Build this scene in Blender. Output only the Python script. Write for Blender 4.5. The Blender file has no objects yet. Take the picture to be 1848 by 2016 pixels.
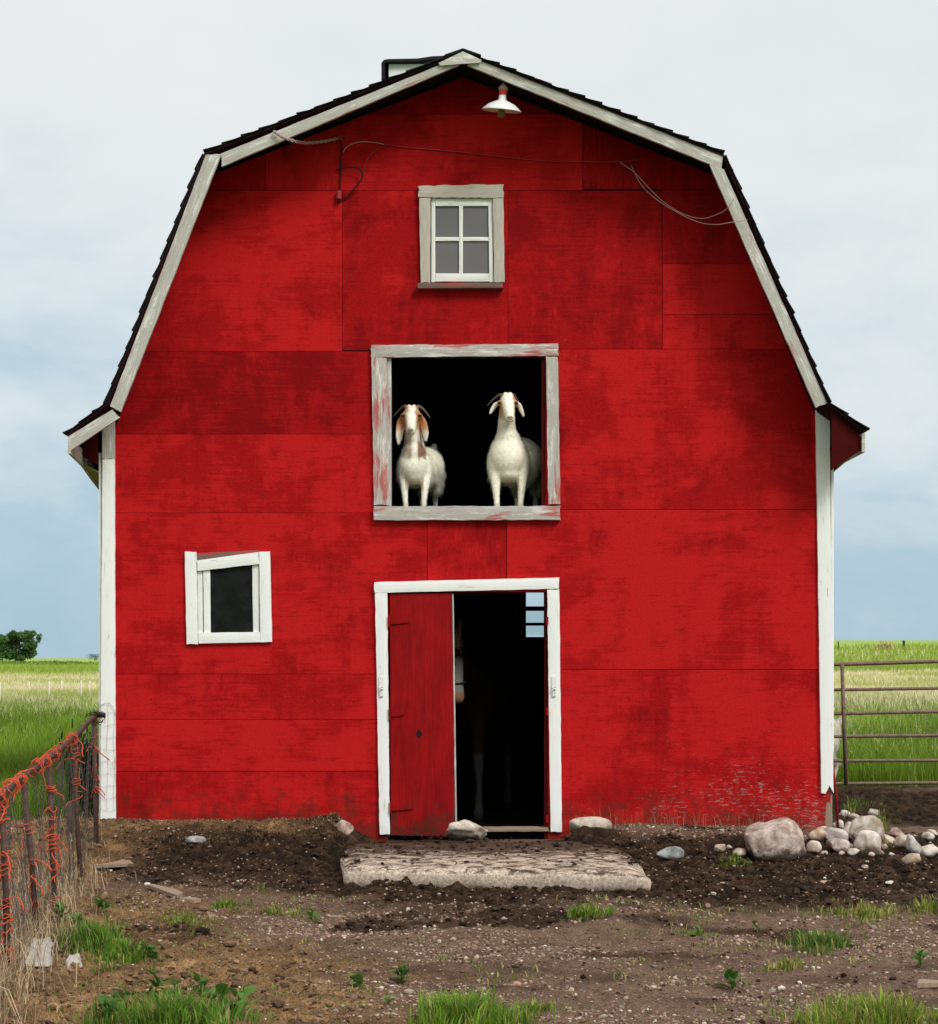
import bpy, bmesh, math, random
import numpy as np
from mathutils import Vector, Matrix
R = math.radians
random.seed(7)
rng = np.random.default_rng(7)
scene = bpy.context.scene
COL = scene.collection

# ---------------------------------------------------------------- camera
EYE = 1.337            # eye height above the door sill, metres
DIST = 14.0            # camera to front wall
FPX = 3612.0           # focal length in units of a 1848 x 2016 picture
CX, CY = 924.0, 1295.0 # where the level optical axis meets that picture
cam = bpy.data.cameras.new('camera')
cam_o = bpy.data.objects.new('camera', cam)
COL.objects.link(cam_o)
cam.sensor_fit = 'VERTICAL'
cam.sensor_height = 36.0
cam.sensor_width = 36.0
cam.lens = 36.0 * FPX / 2016.0
cam.shift_y = (CY - 1008.0) / 2016.0
cam.clip_start = 0.1
cam.clip_end = 6000
cam_o.location = (0, -DIST, EYE)
cam_o.rotation_euler = (R(90), 0, 0)
scene.camera = cam_o

# ---------------------------------------------------------------- light
SUN_EL, SUN_AZ = R(43), R(38)     # azimuth measured from the camera side towards the right
world = bpy.data.worlds.new('World')
scene.world = world
world.use_nodes = True
wn = world.node_tree
wn.nodes.clear()

def nd(nt, typ, ins=None, **props):
    n = nt.nodes.new(typ)
    for k, v in props.items():
        setattr(n, k, v)
    if ins:
        for k, v in ins.items():
            s = n.inputs[k]
            if isinstance(v, bpy.types.NodeSocket):
                nt.links.new(v, s)
            else:
                s.default_value = v
    return n

def ramp(nt, fac, stops, interp='LINEAR'):
    n = nt.nodes.new('ShaderNodeValToRGB')
    n.color_ramp.interpolation = interp
    e = n.color_ramp.elements
    while len(e) < len(stops):
        e.new(0.5)
    for el, (p, c) in zip(e, stops):
        el.position = p
        el.color = (*c, 1) if len(c) == 3 else c
    nt.links.new(fac, n.inputs[0])
    return n.outputs[0]

def math_(nt, op, a, b=0.0, clamp=False):
    n = nd(nt, 'ShaderNodeMath', {0: a, 1: b}, operation=op)
    n.use_clamp = clamp
    return n.outputs[0]

def mixc(nt, fac, a, b, mode='MIX'):
    n = nt.nodes.new('ShaderNodeMix')
    n.data_type = 'RGBA'
    n.blend_type = mode
    for s, v in ((n.inputs[0], fac), (n.inputs[6], a), (n.inputs[7], b)):
        if isinstance(v, bpy.types.NodeSocket):
            nt.links.new(v, s)
        else:
            s.default_value = v if isinstance(v, (int, float)) else (*v, 1) if len(v) == 3 else v
    return n.outputs[2]

def maprange(nt, v, a, b, c=0.0, d=1.0, smooth=True):
    n = nd(nt, 'ShaderNodeMapRange', {'Value': v, 'From Min': a, 'From Max': b, 'To Min': c, 'To Max': d})
    if smooth:
        n.interpolation_type = 'SMOOTHSTEP'
    return n.outputs[0]

def noise(nt, vec, scale, detail=4.0, rough=0.55, dist=0.0, dims='3D'):
    n = nd(nt, 'ShaderNodeTexNoise', {'Scale': scale, 'Detail': detail, 'Roughness': rough, 'Distortion': dist}, noise_dimensions=dims)
    if vec is not None:
        nt.links.new(vec, n.inputs['Vector'])
    return n.outputs['Fac']

def scaled(nt, vec, s, loc=(0, 0, 0)):
    n = nd(nt, 'ShaderNodeMapping', {'Vector': vec, 'Scale': s, 'Location': loc})
    return n.outputs[0]

# cloudy sky: one continuous cloud deck, thin towards the horizon where the blue shows
sky = nd(wn, 'ShaderNodeTexSky', sky_type='NISHITA', sun_disc=False, sun_elevation=SUN_EL,
         sun_rotation=R(180) - SUN_AZ, air_density=1.0, dust_density=1.5, ozone_density=1.5)
tc = nd(wn, 'ShaderNodeTexCoord')
sep = nd(wn, 'ShaderNodeSeparateXYZ', {0: tc.outputs['Generated']})
zz = sep.outputs[2]
big = noise(wn, scaled(wn, tc.outputs['Generated'], (2.2, 2.2, 5.0), (3.3, 0.4, 1.2)), 1.6, 5, 0.55, 0.4)
fine = noise(wn, scaled(wn, tc.outputs['Generated'], (5, 5, 10), (0.3, 1.4, 0.2)), 2.2, 6, 0.6, 0.3)
nz = math_(wn, 'ADD', math_(wn, 'MULTIPLY', big, 0.40), math_(wn, 'MULTIPLY', fine, 0.20))
elev = math_(wn, 'ADD', zz, math_(wn, 'SUBTRACT', nz, 0.305))
deck = ramp(wn, elev, [(0.0, (0.405, 0.575, 0.685)), (0.045, (0.455, 0.61, 0.71)), (0.10, (0.59, 0.70, 0.77)),
                       (0.16, (0.73, 0.80, 0.83)), (0.22, (0.82, 0.855, 0.86)), (0.32, (0.865, 0.885, 0.875)), (0.6, (0.98, 1.0, 0.99)), (1.0, (1.0, 1.0, 1.0))])
deck_l = nd(wn, 'ShaderNodeVectorMath', {0: deck, 'Scale': 10.0}, operation='SCALE').outputs[0]
lift = maprange(wn, zz, 0.3, 1.0, 1.0, 1.25)
deck_l = nd(wn, 'ShaderNodeVectorMath', {0: deck_l, 'Scale': lift}, operation='SCALE').outputs[0]
skyc = mixc(wn, 0.92, sky.outputs[0], deck_l)
bg = nd(wn, 'ShaderNodeBackground', {'Color': skyc, 'Strength': 0.06})
wo = nd(wn, 'ShaderNodeOutputWorld', {'Surface': bg.outputs[0]})

sun = bpy.data.lights.new('sun', 'SUN')
sun.energy = 1.5
sun.angle = R(20)
sun.color = (1.0, 0.965, 0.92)
sun_o = bpy.data.objects.new('sun', sun)
COL.objects.link(sun_o)
sdir = Vector((math.sin(SUN_AZ) * math.cos(SUN_EL), -math.cos(SUN_AZ) * math.cos(SUN_EL), math.sin(SUN_EL)))
sun_o.rotation_euler = sdir.to_track_quat('Z', 'Y').to_euler()
sun_o.location = sdir * 60

vs = scene.view_settings
vs.view_transform = 'Standard'
vs.look = 'None'
vs.exposure = 0.75
vs.gamma = 1.0
vs.use_curve_mapping = False

# ---------------------------------------------------------------- geometry helpers
def P(px, py, Y=0.0):
    """point at depth Y that a position in the 1848 x 2016 picture shows"""
    d = DIST + Y
    return ((px - CX) * d / FPX, Y, EYE + (CY - py) * d / FPX)

def obj(name, verts, faces, mat=None, parent=None, smooth=False, uv=None, vcol=None, color=None, loc=None):
    me = bpy.data.meshes.new(name)
    if isinstance(verts, np.ndarray):
        verts = verts.tolist()
    if isinstance(faces, np.ndarray):
        faces = faces.tolist()
    me.from_pydata(verts, [], faces)
    if uv is not None:
        ul = me.uv_layers.new(name='UVMap')
        idx = np.zeros(len(me.loops), dtype=np.int32)
        me.loops.foreach_get('vertex_index', idx)
        ul.data.foreach_set('uv', np.asarray(uv, dtype=np.float32)[idx].ravel())
    if vcol is not None:
        ca = me.color_attributes.new('Col', 'FLOAT_COLOR', 'POINT')
        vc = np.asarray(vcol, dtype=np.float32)
        if vc.shape[1] == 3:
            vc = np.hstack([vc, np.ones((len(vc), 1), dtype=np.float32)])
        ca.data.foreach_set('color', vc.ravel())
    if smooth:
        me.shade_smooth()
    if mat:
        me.materials.append(mat)
    o = bpy.data.objects.new(name, me)
    COL.objects.link(o)
    if parent is not None:
        o.parent = parent
    if color is not None:
        o.color = (*color, 1) if len(color) == 3 else color
    if loc is not None:
        o.location = loc
    return o

def tag(o, label=None, cat=None, group=None, kind=None):
    if label: o['label'] = label
    if cat: o['category'] = cat
    if group: o['group'] = group
    if kind: o['kind'] = kind
    return o

def thing(name, label, cat, loc=(0, 0, 0), group=None, rz=0.0):
    o = bpy.data.objects.new(name, None)
    o.empty_display_size = 0.1
    COL.objects.link(o)
    o.location = loc
    o.rotation_euler = (0, 0, rz)
    return tag(o, label, cat, group)

class MB:
    """collects verts and faces of ONE piece"""
    def __init__(s):
        s.v, s.f, s.uv = [], [], []
    def add(s, verts, faces, uv=None):
        b = len(s.v)
        s.v += [tuple(p) for p in verts]
        s.f += [tuple(i + b for i in f) for f in faces]
        s.uv += list(uv) if uv is not None else [(0, 0)] * len(verts)
        return s
    def tube(s, pts, r, n=6, cap=True):
        pts = [Vector(p) for p in pts]
        rr = r if isinstance(r, (list, tuple)) else [r] * len(pts)
        V, F, U = [], [], []
        ref = None
        L = 0.0
        for i, p in enumerate(pts):
            a = pts[max(i - 1, 0)]; b = pts[min(i + 1, len(pts) - 1)]
            t = (b - a)
            t = t.normalized() if t.length > 1e-9 else Vector((0, 0, 1))
            if ref is None:
                ref = t.orthogonal().normalized()
            ref = (ref - t * ref.dot(t))
            ref = ref.normalized() if ref.length > 1e-6 else t.orthogonal().normalized()
            bi = t.cross(ref)
            if i: L += (p - pts[i - 1]).length
            for k in range(n):
                w = 2 * math.pi * k / n
                V.append(p + (ref * math.cos(w) + bi * math.sin(w)) * rr[i])
                U.append((L, k / n * rr[i] * 6.28))
        for i in range(len(pts) - 1):
            for k in range(n):
                k2 = (k + 1) % n
                F.append((i * n + k, i * n + k2, (i + 1) * n + k2, (i + 1) * n + k))
        if cap:
            F.append(tuple(range(n - 1, -1, -1)))
            F.append(tuple((len(pts) - 1) * n + k for k in range(n)))
        return s.add(V, F, U)
    def box(s, x0, x1, y0, y1, z0, z1):
        V = [(x, y, z) for x in (x0, x1) for y in (y0, y1) for z in (z0, z1)]
        F = [(0, 1, 3, 2), (4, 6, 7, 5), (0, 4, 5, 1), (2, 3, 7, 6), (0, 2, 6, 4), (1, 5, 7, 3)]
        ax = max(range(3), key=lambda i: (x1 - x0, y1 - y0, z1 - z0)[i])
        o = [i for i in range(3) if i != ax]
        U = [(p[ax], p[o[0]] + p[o[1]] * 0.7) for p in V]
        return s.add(V, F, U)
    def lathe(s, prof, n=24, axis=None, loc=(0, 0, 0)):
        V, F = [], []
        for (r, z) in prof:
            for k in range(n):
                w = 2 * math.pi * k / n
                V.append((r * math.cos(w), r * math.sin(w), z))
        for i in range(len(prof) - 1):
            for k in range(n):
                k2 = (k + 1) % n
                F.append((i * n + k, i * n + k2, (i + 1) * n + k2, (i + 1) * n + k))
        F.append(tuple(range(n - 1, -1, -1)))
        F.append(tuple((len(prof) - 1) * n + k for k in range(n)))
        if axis is not None:
            V = [axis @ Vector(p) for p in V]
        V = [(p[0] + loc[0], p[1] + loc[1], p[2] + loc[2]) for p in V]
        return s.add(V, F)
    def build(s, name, mat, parent=None, smooth=False, color=None, loc=None, off=None):
        v = s.v if off is None else [(p[0] - off[0], p[1] - off[1], p[2] - off[2]) for p in s.v]
        return obj(name, v, s.f, mat, parent, smooth, uv=s.uv, color=color, loc=loc)

def smoothcurve(pts, n=8):
    """Catmull-Rom through pts"""
    pts = [Vector(p) for p in pts]
    q = [pts[0] * 2 - pts[1]] + pts + [pts[-1] * 2 - pts[-2]]
    out = []
    for i in range(1, len(q) - 2):
        for k in range(n):
            t = k / n
            out.append(0.5 * ((2 * q[i]) + (q[i + 1] - q[i - 1]) * t + (2 * q[i - 1] - 5 * q[i] + 4 * q[i + 1] - q[i + 2]) * t * t
                              + (3 * q[i] - q[i - 1] - 3 * q[i + 1] + q[i + 2]) * t ** 3))
    out.append(pts[-1])
    return out

def vhash(ix, iy, seed):
    h = (ix.astype(np.int64) * 374761393 + iy.astype(np.int64) * 668265263 + seed * 1274126177) & 0xFFFFFFFF
    h = ((h ^ (h >> 13)) * 1274126177) & 0xFFFFFFFF
    h = (h ^ (h >> 16)) & 0xFFFFFFFF
    return h / 4294967295.0

def vnoise(x, y, seed=0):
    x = np.asarray(x, float); y = np.asarray(y, float)
    xi = np.floor(x); yi = np.floor(y)
    fx = x - xi; fy = y - yi
    fx = fx * fx * (3 - 2 * fx); fy = fy * fy * (3 - 2 * fy)
    a = vhash(xi, yi, seed); b = vhash(xi + 1, yi, seed); c = vhash(xi, yi + 1, seed); d = vhash(xi + 1, yi + 1, seed)
    return (a * (1 - fx) + b * fx) * (1 - fy) + (c * (1 - fx) + d * fx) * fy

def fbm(x, y, seed=0, oct=4):
    s = 0; a = 0.5; t = 0
    for i in range(oct):
        s = s + a * vnoise(x * 2 ** i + 17.3 * i, y * 2 ** i - 9.1 * i, seed + i); t += a; a *= 0.5
    return s / t

def sstep(a, b, x):
    t = np.clip((np.asarray(x, float) - a) / (b - a), 0, 1)
    return t * t * (3 - 2 * t)

# ---------------------------------------------------------------- materials
def newmat(name):
    m = bpy.data.materials.new(name)
    m.use_nodes = True
    nt = m.node_tree
    b = nt.nodes['Principled BSDF']
    return m, nt, b

def setp(nt, b, **kw):
    names = {'color': 'Base Color', 'rough': 'Roughness', 'metal': 'Metallic', 'normal': 'Normal', 'spec': 'Specular IOR Level',
             'trans': 'Transmission Weight', 'alpha': 'Alpha', 'sss': 'Subsurface Weight'}
    for k, v in kw.items():
        s = b.inputs[names[k]]
        if isinstance(v, bpy.types.NodeSocket):
            nt.links.new(v, s)
        else:
            s.default_value = (*v, 1) if isinstance(v, tuple) and len(v) == 3 else v

def bump(nt, h, strength=0.3, dist=0.01):
    return nd(nt, 'ShaderNodeBump', {'Height': h, 'Strength': strength, 'Distance': dist}).outputs[0]

def mat_red():
    m, nt, b = newmat('red_barn_paint')
    tcn = nd(nt, 'ShaderNodeTexCoord').outputs['Object']
    oi = nd(nt, 'ShaderNodeObjectInfo')
    osep = nd(nt, 'ShaderNodeSeparateColor', {0: oi.outputs['Color']})
    rnd = oi.outputs['Random']
    shift = nd(nt, 'ShaderNodeCombineXYZ', {0: math_(nt, 'MULTIPLY', rnd, 31.0), 1: 0.0, 2: math_(nt, 'MULTIPLY', rnd, 17.0)}).outputs[0]
    vec = nd(nt, 'ShaderNodeVectorMath', {0: tcn, 1: shift}, operation='ADD').outputs[0]
    # worn brushwork: patches with ragged edges drawn out along the grain
    gh = noise(nt, scaled(nt, vec, (2.6, 1, 60)), 1.0, 8, 0.8, 0.5)
    gv = noise(nt, scaled(nt, vec, (60, 1, 3)), 1.0, 8, 0.8, 0.5)
    grain = nd(nt, 'ShaderNodeMix', {0: osep.outputs[1], 2: gh, 3: gv}).outputs[0]
    blot = noise(nt, scaled(nt, vec, (0.9, 1, 1.35)), 1.6, 10, 0.68, 0.3)
    dull = noise(nt, scaled(nt, vec, (1.6, 1, 1.0), (9, 0, 4)), 1.5, 10, 0.72, 0.4)
    drip = noise(nt, scaled(nt, vec, (7, 1, 0.8)), 1.2, 7, 0.7, 0.3)
    speck = noise(nt, vec, 120, 3, 0.7)
    tone = math_(nt, 'SUBTRACT', osep.outputs[0], 0.45)
    base = mixc(nt, maprange(nt, speck, 0.3, 0.7), (0.26, 0.0050, 0.0066), (0.40, 0.0085, 0.0100))
    ml = math_(nt, 'ADD', math_(nt, 'MULTIPLY', blot, 0.60), math_(nt, 'ADD', math_(nt, 'MULTIPLY', grain, 0.40), math_(nt, 'MULTIPLY', tone, 0.42)))
    ml = math_(nt, 'ADD', ml, math_(nt, 'MULTIPLY', math_(nt, 'SUBTRACT', drip, 0.5), 0.16))
    col = mixc(nt, maprange(nt, ml, 0.46, 0.55, 0, 0.85), base, mixc(nt, maprange(nt, speck, 0.3, 0.75), (0.45, 0.0105, 0.0120), (0.56, 0.0170, 0.0180)))
    md = math_(nt, 'ADD', math_(nt, 'MULTIPLY', dull, 0.56), math_(nt, 'SUBTRACT', math_(nt, 'MULTIPLY', grain, 0.44), math_(nt, 'MULTIPLY', tone, 0.34)))
    md = math_(nt, 'ADD', md, math_(nt, 'MULTIPLY', math_(nt, 'SUBTRACT', drip, 0.5), -0.12))
    col = mixc(nt, maprange(nt, md, 0.505, 0.60, 0, 0.62), col, (0.130, 0.0030, 0.0050))
    # weathered streaks where the paint has flaked to grey wood, mostly low on the wall and along grain
    sp = nd(nt, 'ShaderNodeSeparateXYZ', {0: tcn})
    low = maprange(nt, sp.outputs[2], 1.1, 0.15)
    right = maprange(nt, sp.outputs[0], 0.3, 2.6)
    zone = math_(nt, 'MULTIPLY', low, math_(nt, 'ADD', math_(nt, 'MULTIPLY', right, 0.80), 0.20))
    fl = noise(nt, scaled(nt, tcn, (15, 1, 80)), 1.0, 7, 0.80, 0.5)
    fl2 = noise(nt, scaled(nt, tcn, (2.2, 1, 2.6)), 1.0, 3, 0.6)
    thr = math_(nt, 'ADD', fl, math_(nt, 'ADD', math_(nt, 'MULTIPLY', zone, 0.185), math_(nt, 'MULTIPLY', math_(nt, 'SUBTRACT', fl2, 0.5), 0.30)))
    flake = maprange(nt, thr, 0.70, 0.77, 0, 0.85)
    col = mixc(nt, flake, col, (0.42, 0.30, 0.27))
    scr = noise(nt, scaled(nt, tcn, (26, 1, 26)), 1.0, 6, 0.8, 1.5)
    col = mixc(nt, maprange(nt, scr, 0.73, 0.765), col, (0.50, 0.25, 0.22))
    # mud splashed up from the yard
    spl = noise(nt, tcn, 6, 9, 0.78)
    col = mixc(nt, maprange(nt, math_(nt, 'SUBTRACT', spl, math_(nt, 'MULTIPLY', sp.outputs[2], 0.62)), 0.30, 0.50, 0, 0.62), col, (0.075, 0.020, 0.013))
    rough = maprange(nt, blot, 0.3, 0.7, 0.62, 0.8)
    h = math_(nt, 'ADD', math_(nt, 'MULTIPLY', grain, 1.0), math_(nt, 'MULTIPLY', flake, -0.5))
    setp(nt, b, color=col, rough=rough, spec=0.03, normal=bump(nt, h, 0.35, 0.004))
    return m

def mat_board(name, paint=(0.74, 0.75, 0.71), peel=0.5, red=0.0, wood=(0.33, 0.30, 0.26), dirty=0.2):
    """painted board; u runs along the grain"""
    m, nt, b = newmat(name)
    uv = nd(nt, 'ShaderNodeTexCoord').outputs['UV']
    oi = nd(nt, 'ShaderNodeObjectInfo')
    sh = nd(nt, 'ShaderNodeCombineXYZ', {0: math_(nt, 'MULTIPLY', oi.outputs['Random'], 43.0), 1: math_(nt, 'MULTIPLY', oi.outputs['Random'], 11.0), 2: 0.0}).outputs[0]
    v = nd(nt, 'ShaderNodeVectorMath', {0: uv, 1: sh}, operation='ADD').outputs[0]
    grain = noise(nt, scaled(nt, v, (6, 160, 1)), 1.0, 5, 0.7, 0.3)
    mid = noise(nt, scaled(nt, v, (5, 75, 1)), 1.0, 9, 0.80, 0.12)
    broad = noise(nt, scaled(nt, v, (2.4, 9, 1)), 1.5, 6, 0.68, 0.3)
    woodc = mixc(nt, grain, tuple(c * 0.40 for c in wood), tuple(min(1, c * 1.6) for c in wood))
    woodc = mixc(nt, maprange(nt, mid, 0.58, 0.74), woodc, (0.07, 0.06, 0.05))
    pm = math_(nt, 'ADD', math_(nt, 'MULTIPLY', mid, 0.75), math_(nt, 'ADD', math_(nt, 'MULTIPLY', broad, 0.55), math_(nt, 'MULTIPLY', grain, 0.22)))
    lo = 1.06 - 0.60 * peel
    pe = maprange(nt, pm, lo - 0.05, lo + 0.06)
    paintc = mixc(nt, math_(nt, 'MULTIPLY', maprange(nt, broad, 0.4, 0.75), dirty * 2.0, True), paint, tuple(c * 0.72 for c in paint))
    col = mixc(nt, pe, paintc, woodc)
    if red > 0:
        rn = noise(nt, scaled(nt, v, (3.2, 22, 1), (7, 3, 0)), 1.0, 6, 0.7, 0.4)
        rb = noise(nt, scaled(nt, v, (0.9, 3, 1), (2, 9, 0)), 1.2, 3, 0.6)
        rm = maprange(nt, math_(nt, 'ADD', rn, math_(nt, 'MULTIPLY', rb, 0.8)), 1.08 - 0.2 * red, 1.22 - 0.2 * red, 0.0, 0.75)
        col = mixc(nt, rm, col, (0.42, 0.035, 0.035))
    crack = maprange(nt, noise(nt, scaled(nt, v, (3.5, 75, 1), (1, 5, 0)), 1.0, 4, 0.65, 0.4), 0.67, 0.72)
    col = mixc(nt, math_(nt, 'MULTIPLY', crack, 0.75), col, (0.03, 0.025, 0.02))
    h = math_(nt, 'SUBTRACT', math_(nt, 'MULTIPLY', grain, 0.4), math_(nt, 'ADD', math_(nt, 'MULTIPLY', pe, 0.5), crack))
    setp(nt, b, color=col, rough=maprange(nt, pe, 0, 1, 0.55, 0.85), spec=0.3, normal=bump(nt, h, 0.45, 0.004))
    return m

def mat_plain(name, col, rough=0.8, var=0.35, scale=12.0, metal=0.0, spec=0.3, bumpd=0.003):
    m, nt, b = newmat(name)
    o = nd(nt, 'ShaderNodeTexCoord').outputs['Object']
    n = noise(nt, o, scale, 6, 0.65)
    n2 = noise(nt, o, scale * 7, 3, 0.6)
    c = mixc(nt, n, tuple(x * (1 - var) for x in col), tuple(min(1, x * (1 + var)) for x in col))
    c = mixc(nt, math_(nt, 'MULTIPLY', n2, 0.35), c, tuple(x * 0.6 for x in col))
    setp(nt, b, color=c, rough=rough, metal=metal, spec=spec, normal=bump(nt, math_(nt, 'ADD', n, n2), 0.4, bumpd))
    return m

def mat_shingle():
    m, nt, b = newmat('tarred_shingle')
    o = nd(nt, 'ShaderNodeTexCoord').outputs['Object']
    oi = nd(nt, 'ShaderNodeObjectInfo').outputs['Random']
    n = noise(nt, o, 40, 5, 0.7)
    n2 = noise(nt, o, 380, 2, 0.5)
    v = math_(nt, 'ADD', math_(nt, 'MULTIPLY', n, 0.5), math_(nt, 'ADD', math_(nt, 'MULTIPLY', n2, 0.3), math_(nt, 'MULTIPLY', oi, 0.2)))
    c = ramp(nt, v, [(0.3, (0.006, 0.006, 0.007)), (0.6, (0.02, 0.018, 0.018)), (0.8, (0.045, 0.04, 0.038))])
    setp(nt, b, color=c, rough=0.9, spec=0.2, normal=bump(nt, n2, 0.6, 0.003))
    return m

def mat_rock():
    m, nt, b = newmat('field_stone')
    o = nd(nt, 'ShaderNodeTexCoord').outputs['Object']
    oi = nd(nt, 'ShaderNodeObjectInfo')
    v = nd(nt, 'ShaderNodeVectorMath', {0: o, 1: nd(nt, 'ShaderNodeCombineXYZ', {0: math_(nt, 'MULTIPLY', oi.outputs['Random'], 50.0), 1: 0.0, 2: 0.0}).outputs[0]}, operation='ADD').outputs[0]
    n = noise(nt, v, 11, 8, 0.68, 0.3)
    sp = noise(nt, v, 90, 4, 0.7)
    c = oi.outputs['Color']
    dark = mixc(nt, 1.0, c, (0.50, 0.44, 0.40), 'MULTIPLY')
    lite = mixc(nt, 0.35, c, (0.72, 0.68, 0.62))
    col = mixc(nt, maprange(nt, n, 0.36, 0.66), dark, lite)
    col = mixc(nt, maprange(nt, sp, 0.55, 0.72, 0, 0.6), col, dark)
    # soil clinging to the foot of the stone, a stain with a ragged edge
    z = nd(nt, 'ShaderNodeSeparateXYZ', {0: nd(nt, 'ShaderNodeTexCoord').outputs['Generated']}).outputs[2]
    soil = maprange(nt, math_(nt, 'ADD', z, math_(nt, 'MULTIPLY', math_(nt, 'SUBTRACT', n, 0.5), 0.7)), 0.44, 0.22, 0, 0.85)
    col = mixc(nt, soil, col, (0.06, 0.036, 0.023))
    setp(nt, b, color=col, rough=0.88, spec=0.25, normal=bump(nt, math_(nt, 'ADD', n, math_(nt, 'MULTIPLY', sp, 0.4)), 0.55, 0.008))
    return m

def mat_vcol(name, rough=0.85, spec=0.2, transl=0.0, varscale=0.0, var=0.3, bumps=0.0, bscale=60.0):
    m, nt, b = newmat(name)
    a = nd(nt, 'ShaderNodeVertexColor', layer_name='Col').outputs[0]
    c = a
    o = nd(nt, 'ShaderNodeTexCoord').outputs['Object']
    if varscale:
        n = noise(nt, o, varscale, 5, 0.7)
        c = mixc(nt, maprange(nt, n, 0.25, 0.75), mixc(nt, 1.0, a, (1 - var,) * 3, 'MULTIPLY'), mixc(nt, 1.0, a, (1 + var,) * 3, 'MULTIPLY'))
    setp(nt, b, color=c, rough=rough, spec=spec)
    if bumps:
        setp(nt, b, normal=bump(nt, noise(nt, o, bscale, 6, 0.7), bumps, 0.01))
    if transl:
        out = nt.nodes['Material Output']
        t = nd(nt, 'ShaderNodeBsdfTranslucent', {'Color': c})
        mx = nd(nt, 'ShaderNodeMixShader', {0: transl, 1: b.outputs[0], 2: t.outputs[0]})
        nt.links.new(mx.outputs[0], out.inputs['Surface'])
    return m

def mat_concrete():
    m, nt, b = newmat('rough_concrete')
    o = nd(nt, 'ShaderNodeTexCoord').outputs['Object']
    n = noise(nt, o, 5, 8, 0.7, 0.3)
    sp = noise(nt, o, 60, 5, 0.72)
    base = mixc(nt, maprange(nt, sp, 0.3, 0.7), (0.28, 0.21, 0.155), (0.70, 0.59, 0.48))
    geo = nd(nt, 'ShaderNodeNewGeometry')
    nzz = nd(nt, 'ShaderNodeSeparateXYZ', {0: geo.outputs['Normal']}).outputs[2]
    d1 = noise(nt, scaled(nt, o, (3.2, 4.5, 1)), 2.2, 10, 0.80, 0.6)
    pos = nd(nt, 'ShaderNodeSeparateXYZ', {0: o})
    back = maprange(nt, pos.outputs[1], -1.9, -0.2, 0.06, 0.27)      # trodden-in muck lies thicker at the door
    dm = maprange(nt, math_(nt, 'ADD', d1, back), 0.545, 0.64)
    dm = math_(nt, 'MULTIPLY', dm, maprange(nt, nzz, 0.4, 0.9))
    col = mixc(nt, dm, base, mixc(nt, sp, (0.02, 0.012, 0.008), (0.105, 0.066, 0.042)))
    stain = maprange(nt, noise(nt, o, 2.3, 5, 0.65), 0.5, 0.72, 0, 0.55)
    col = mixc(nt, stain, col, (0.20, 0.145, 0.10))
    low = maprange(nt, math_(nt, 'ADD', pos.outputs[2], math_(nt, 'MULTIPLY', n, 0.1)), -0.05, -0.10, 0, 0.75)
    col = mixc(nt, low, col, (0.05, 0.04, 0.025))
    setp(nt, b, color=col, rough=0.92, spec=0.2, normal=bump(nt, math_(nt, 'ADD', math_(nt, 'MULTIPLY', sp, 0.6), dm), 0.7, 0.012))
    return m

def mat_rust(name='rusty_pipe', a=(0.03, 0.014, 0.012), c=(0.095, 0.048, 0.038)):
    m, nt, b = newmat(name)
    o = nd(nt, 'ShaderNodeTexCoord').outputs['Object']
    n = noise(nt, o, 22, 6, 0.7)
    n2 = noise(nt, o, 120, 4, 0.7)
    col = mixc(nt, maprange(nt, math_(nt, 'ADD', n, math_(nt, 'MULTIPLY', n2, 0.4)), 0.45, 0.9), a, c)
    setp(nt, b, color=col, rough=0.7, spec=0.35, normal=bump(nt, n2, 0.4, 0.002))
    return m

M_RED = mat_red()
M_GREY = mat_board('weathered_white_board', (0.70, 0.70, 0.66), 0.60, 0.35, (0.43, 0.41, 0.37), 0.3)
M_FRAME = mat_board('peeling_red_streaked_board', (0.70, 0.68, 0.64), 0.60, 0.75, (0.42, 0.39, 0.36), 0.3)
M_WINF = mat_board('bare_grey_board', (0.64, 0.61, 0.55), 0.78, 0.12, (0.46, 0.42, 0.36), 0.3)
M_SILL = mat_board('dark_sill_board', (0.5, 0.46, 0.42), 1.05, 0.9, (0.15, 0.10, 0.085), 0.3)
M_WHITE = mat_board('white_painted_board', (0.82, 0.83, 0.80), 0.27, 0.0, (0.38, 0.35, 0.30), 0.08)
M_SASH = mat_board('white_sash_wood', (0.76, 0.76, 0.73), 0.28, 0.0, (0.36, 0.34, 0.30), 0.15)
def mat_door():
    m, nt, b = newmat('red_door_paint')
    tcd = nd(nt, 'ShaderNodeTexCoord'); o = tcd.outputs['Object']
    gr = noise(nt, scaled(nt, o, (75, 1, 2.5)), 1.0, 8, 0.75, 0.3)
    bl = noise(nt, scaled(nt, o, (3, 1, 1.4)), 1.6, 8, 0.7, 0.3)
    c = mixc(nt, maprange(nt, math_(nt, 'ADD', math_(nt, 'MULTIPLY', gr, 0.55), math_(nt, 'MULTIPLY', bl, 0.5)), 0.38, 0.66), (0.165, 0.0018, 0.0032), (0.325, 0.0045, 0.0062))
    z = nd(nt, 'ShaderNodeSeparateXYZ', {0: o}).outputs[2]
    mud = noise(nt, o, 9, 8, 0.75)
    c = mixc(nt, maprange(nt, math_(nt, 'SUBTRACT', mud, math_(nt, 'MULTIPLY', z, 0.75)), 0.34, 0.52, 0, 0.7), c, (0.055, 0.020, 0.012))
    sc = noise(nt, scaled(nt, o, (30, 1, 9)), 1.0, 7, 0.8, 1.0)
    c = mixc(nt, maprange(nt, sc, 0.74, 0.78, 0, 0.8), c, (0.42, 0.12, 0.09))
    setp(nt, b, color=c, rough=0.6, spec=0.1, normal=bump(nt, gr, 0.4, 0.003))
    return m
M_DOOR = mat_door()
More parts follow.
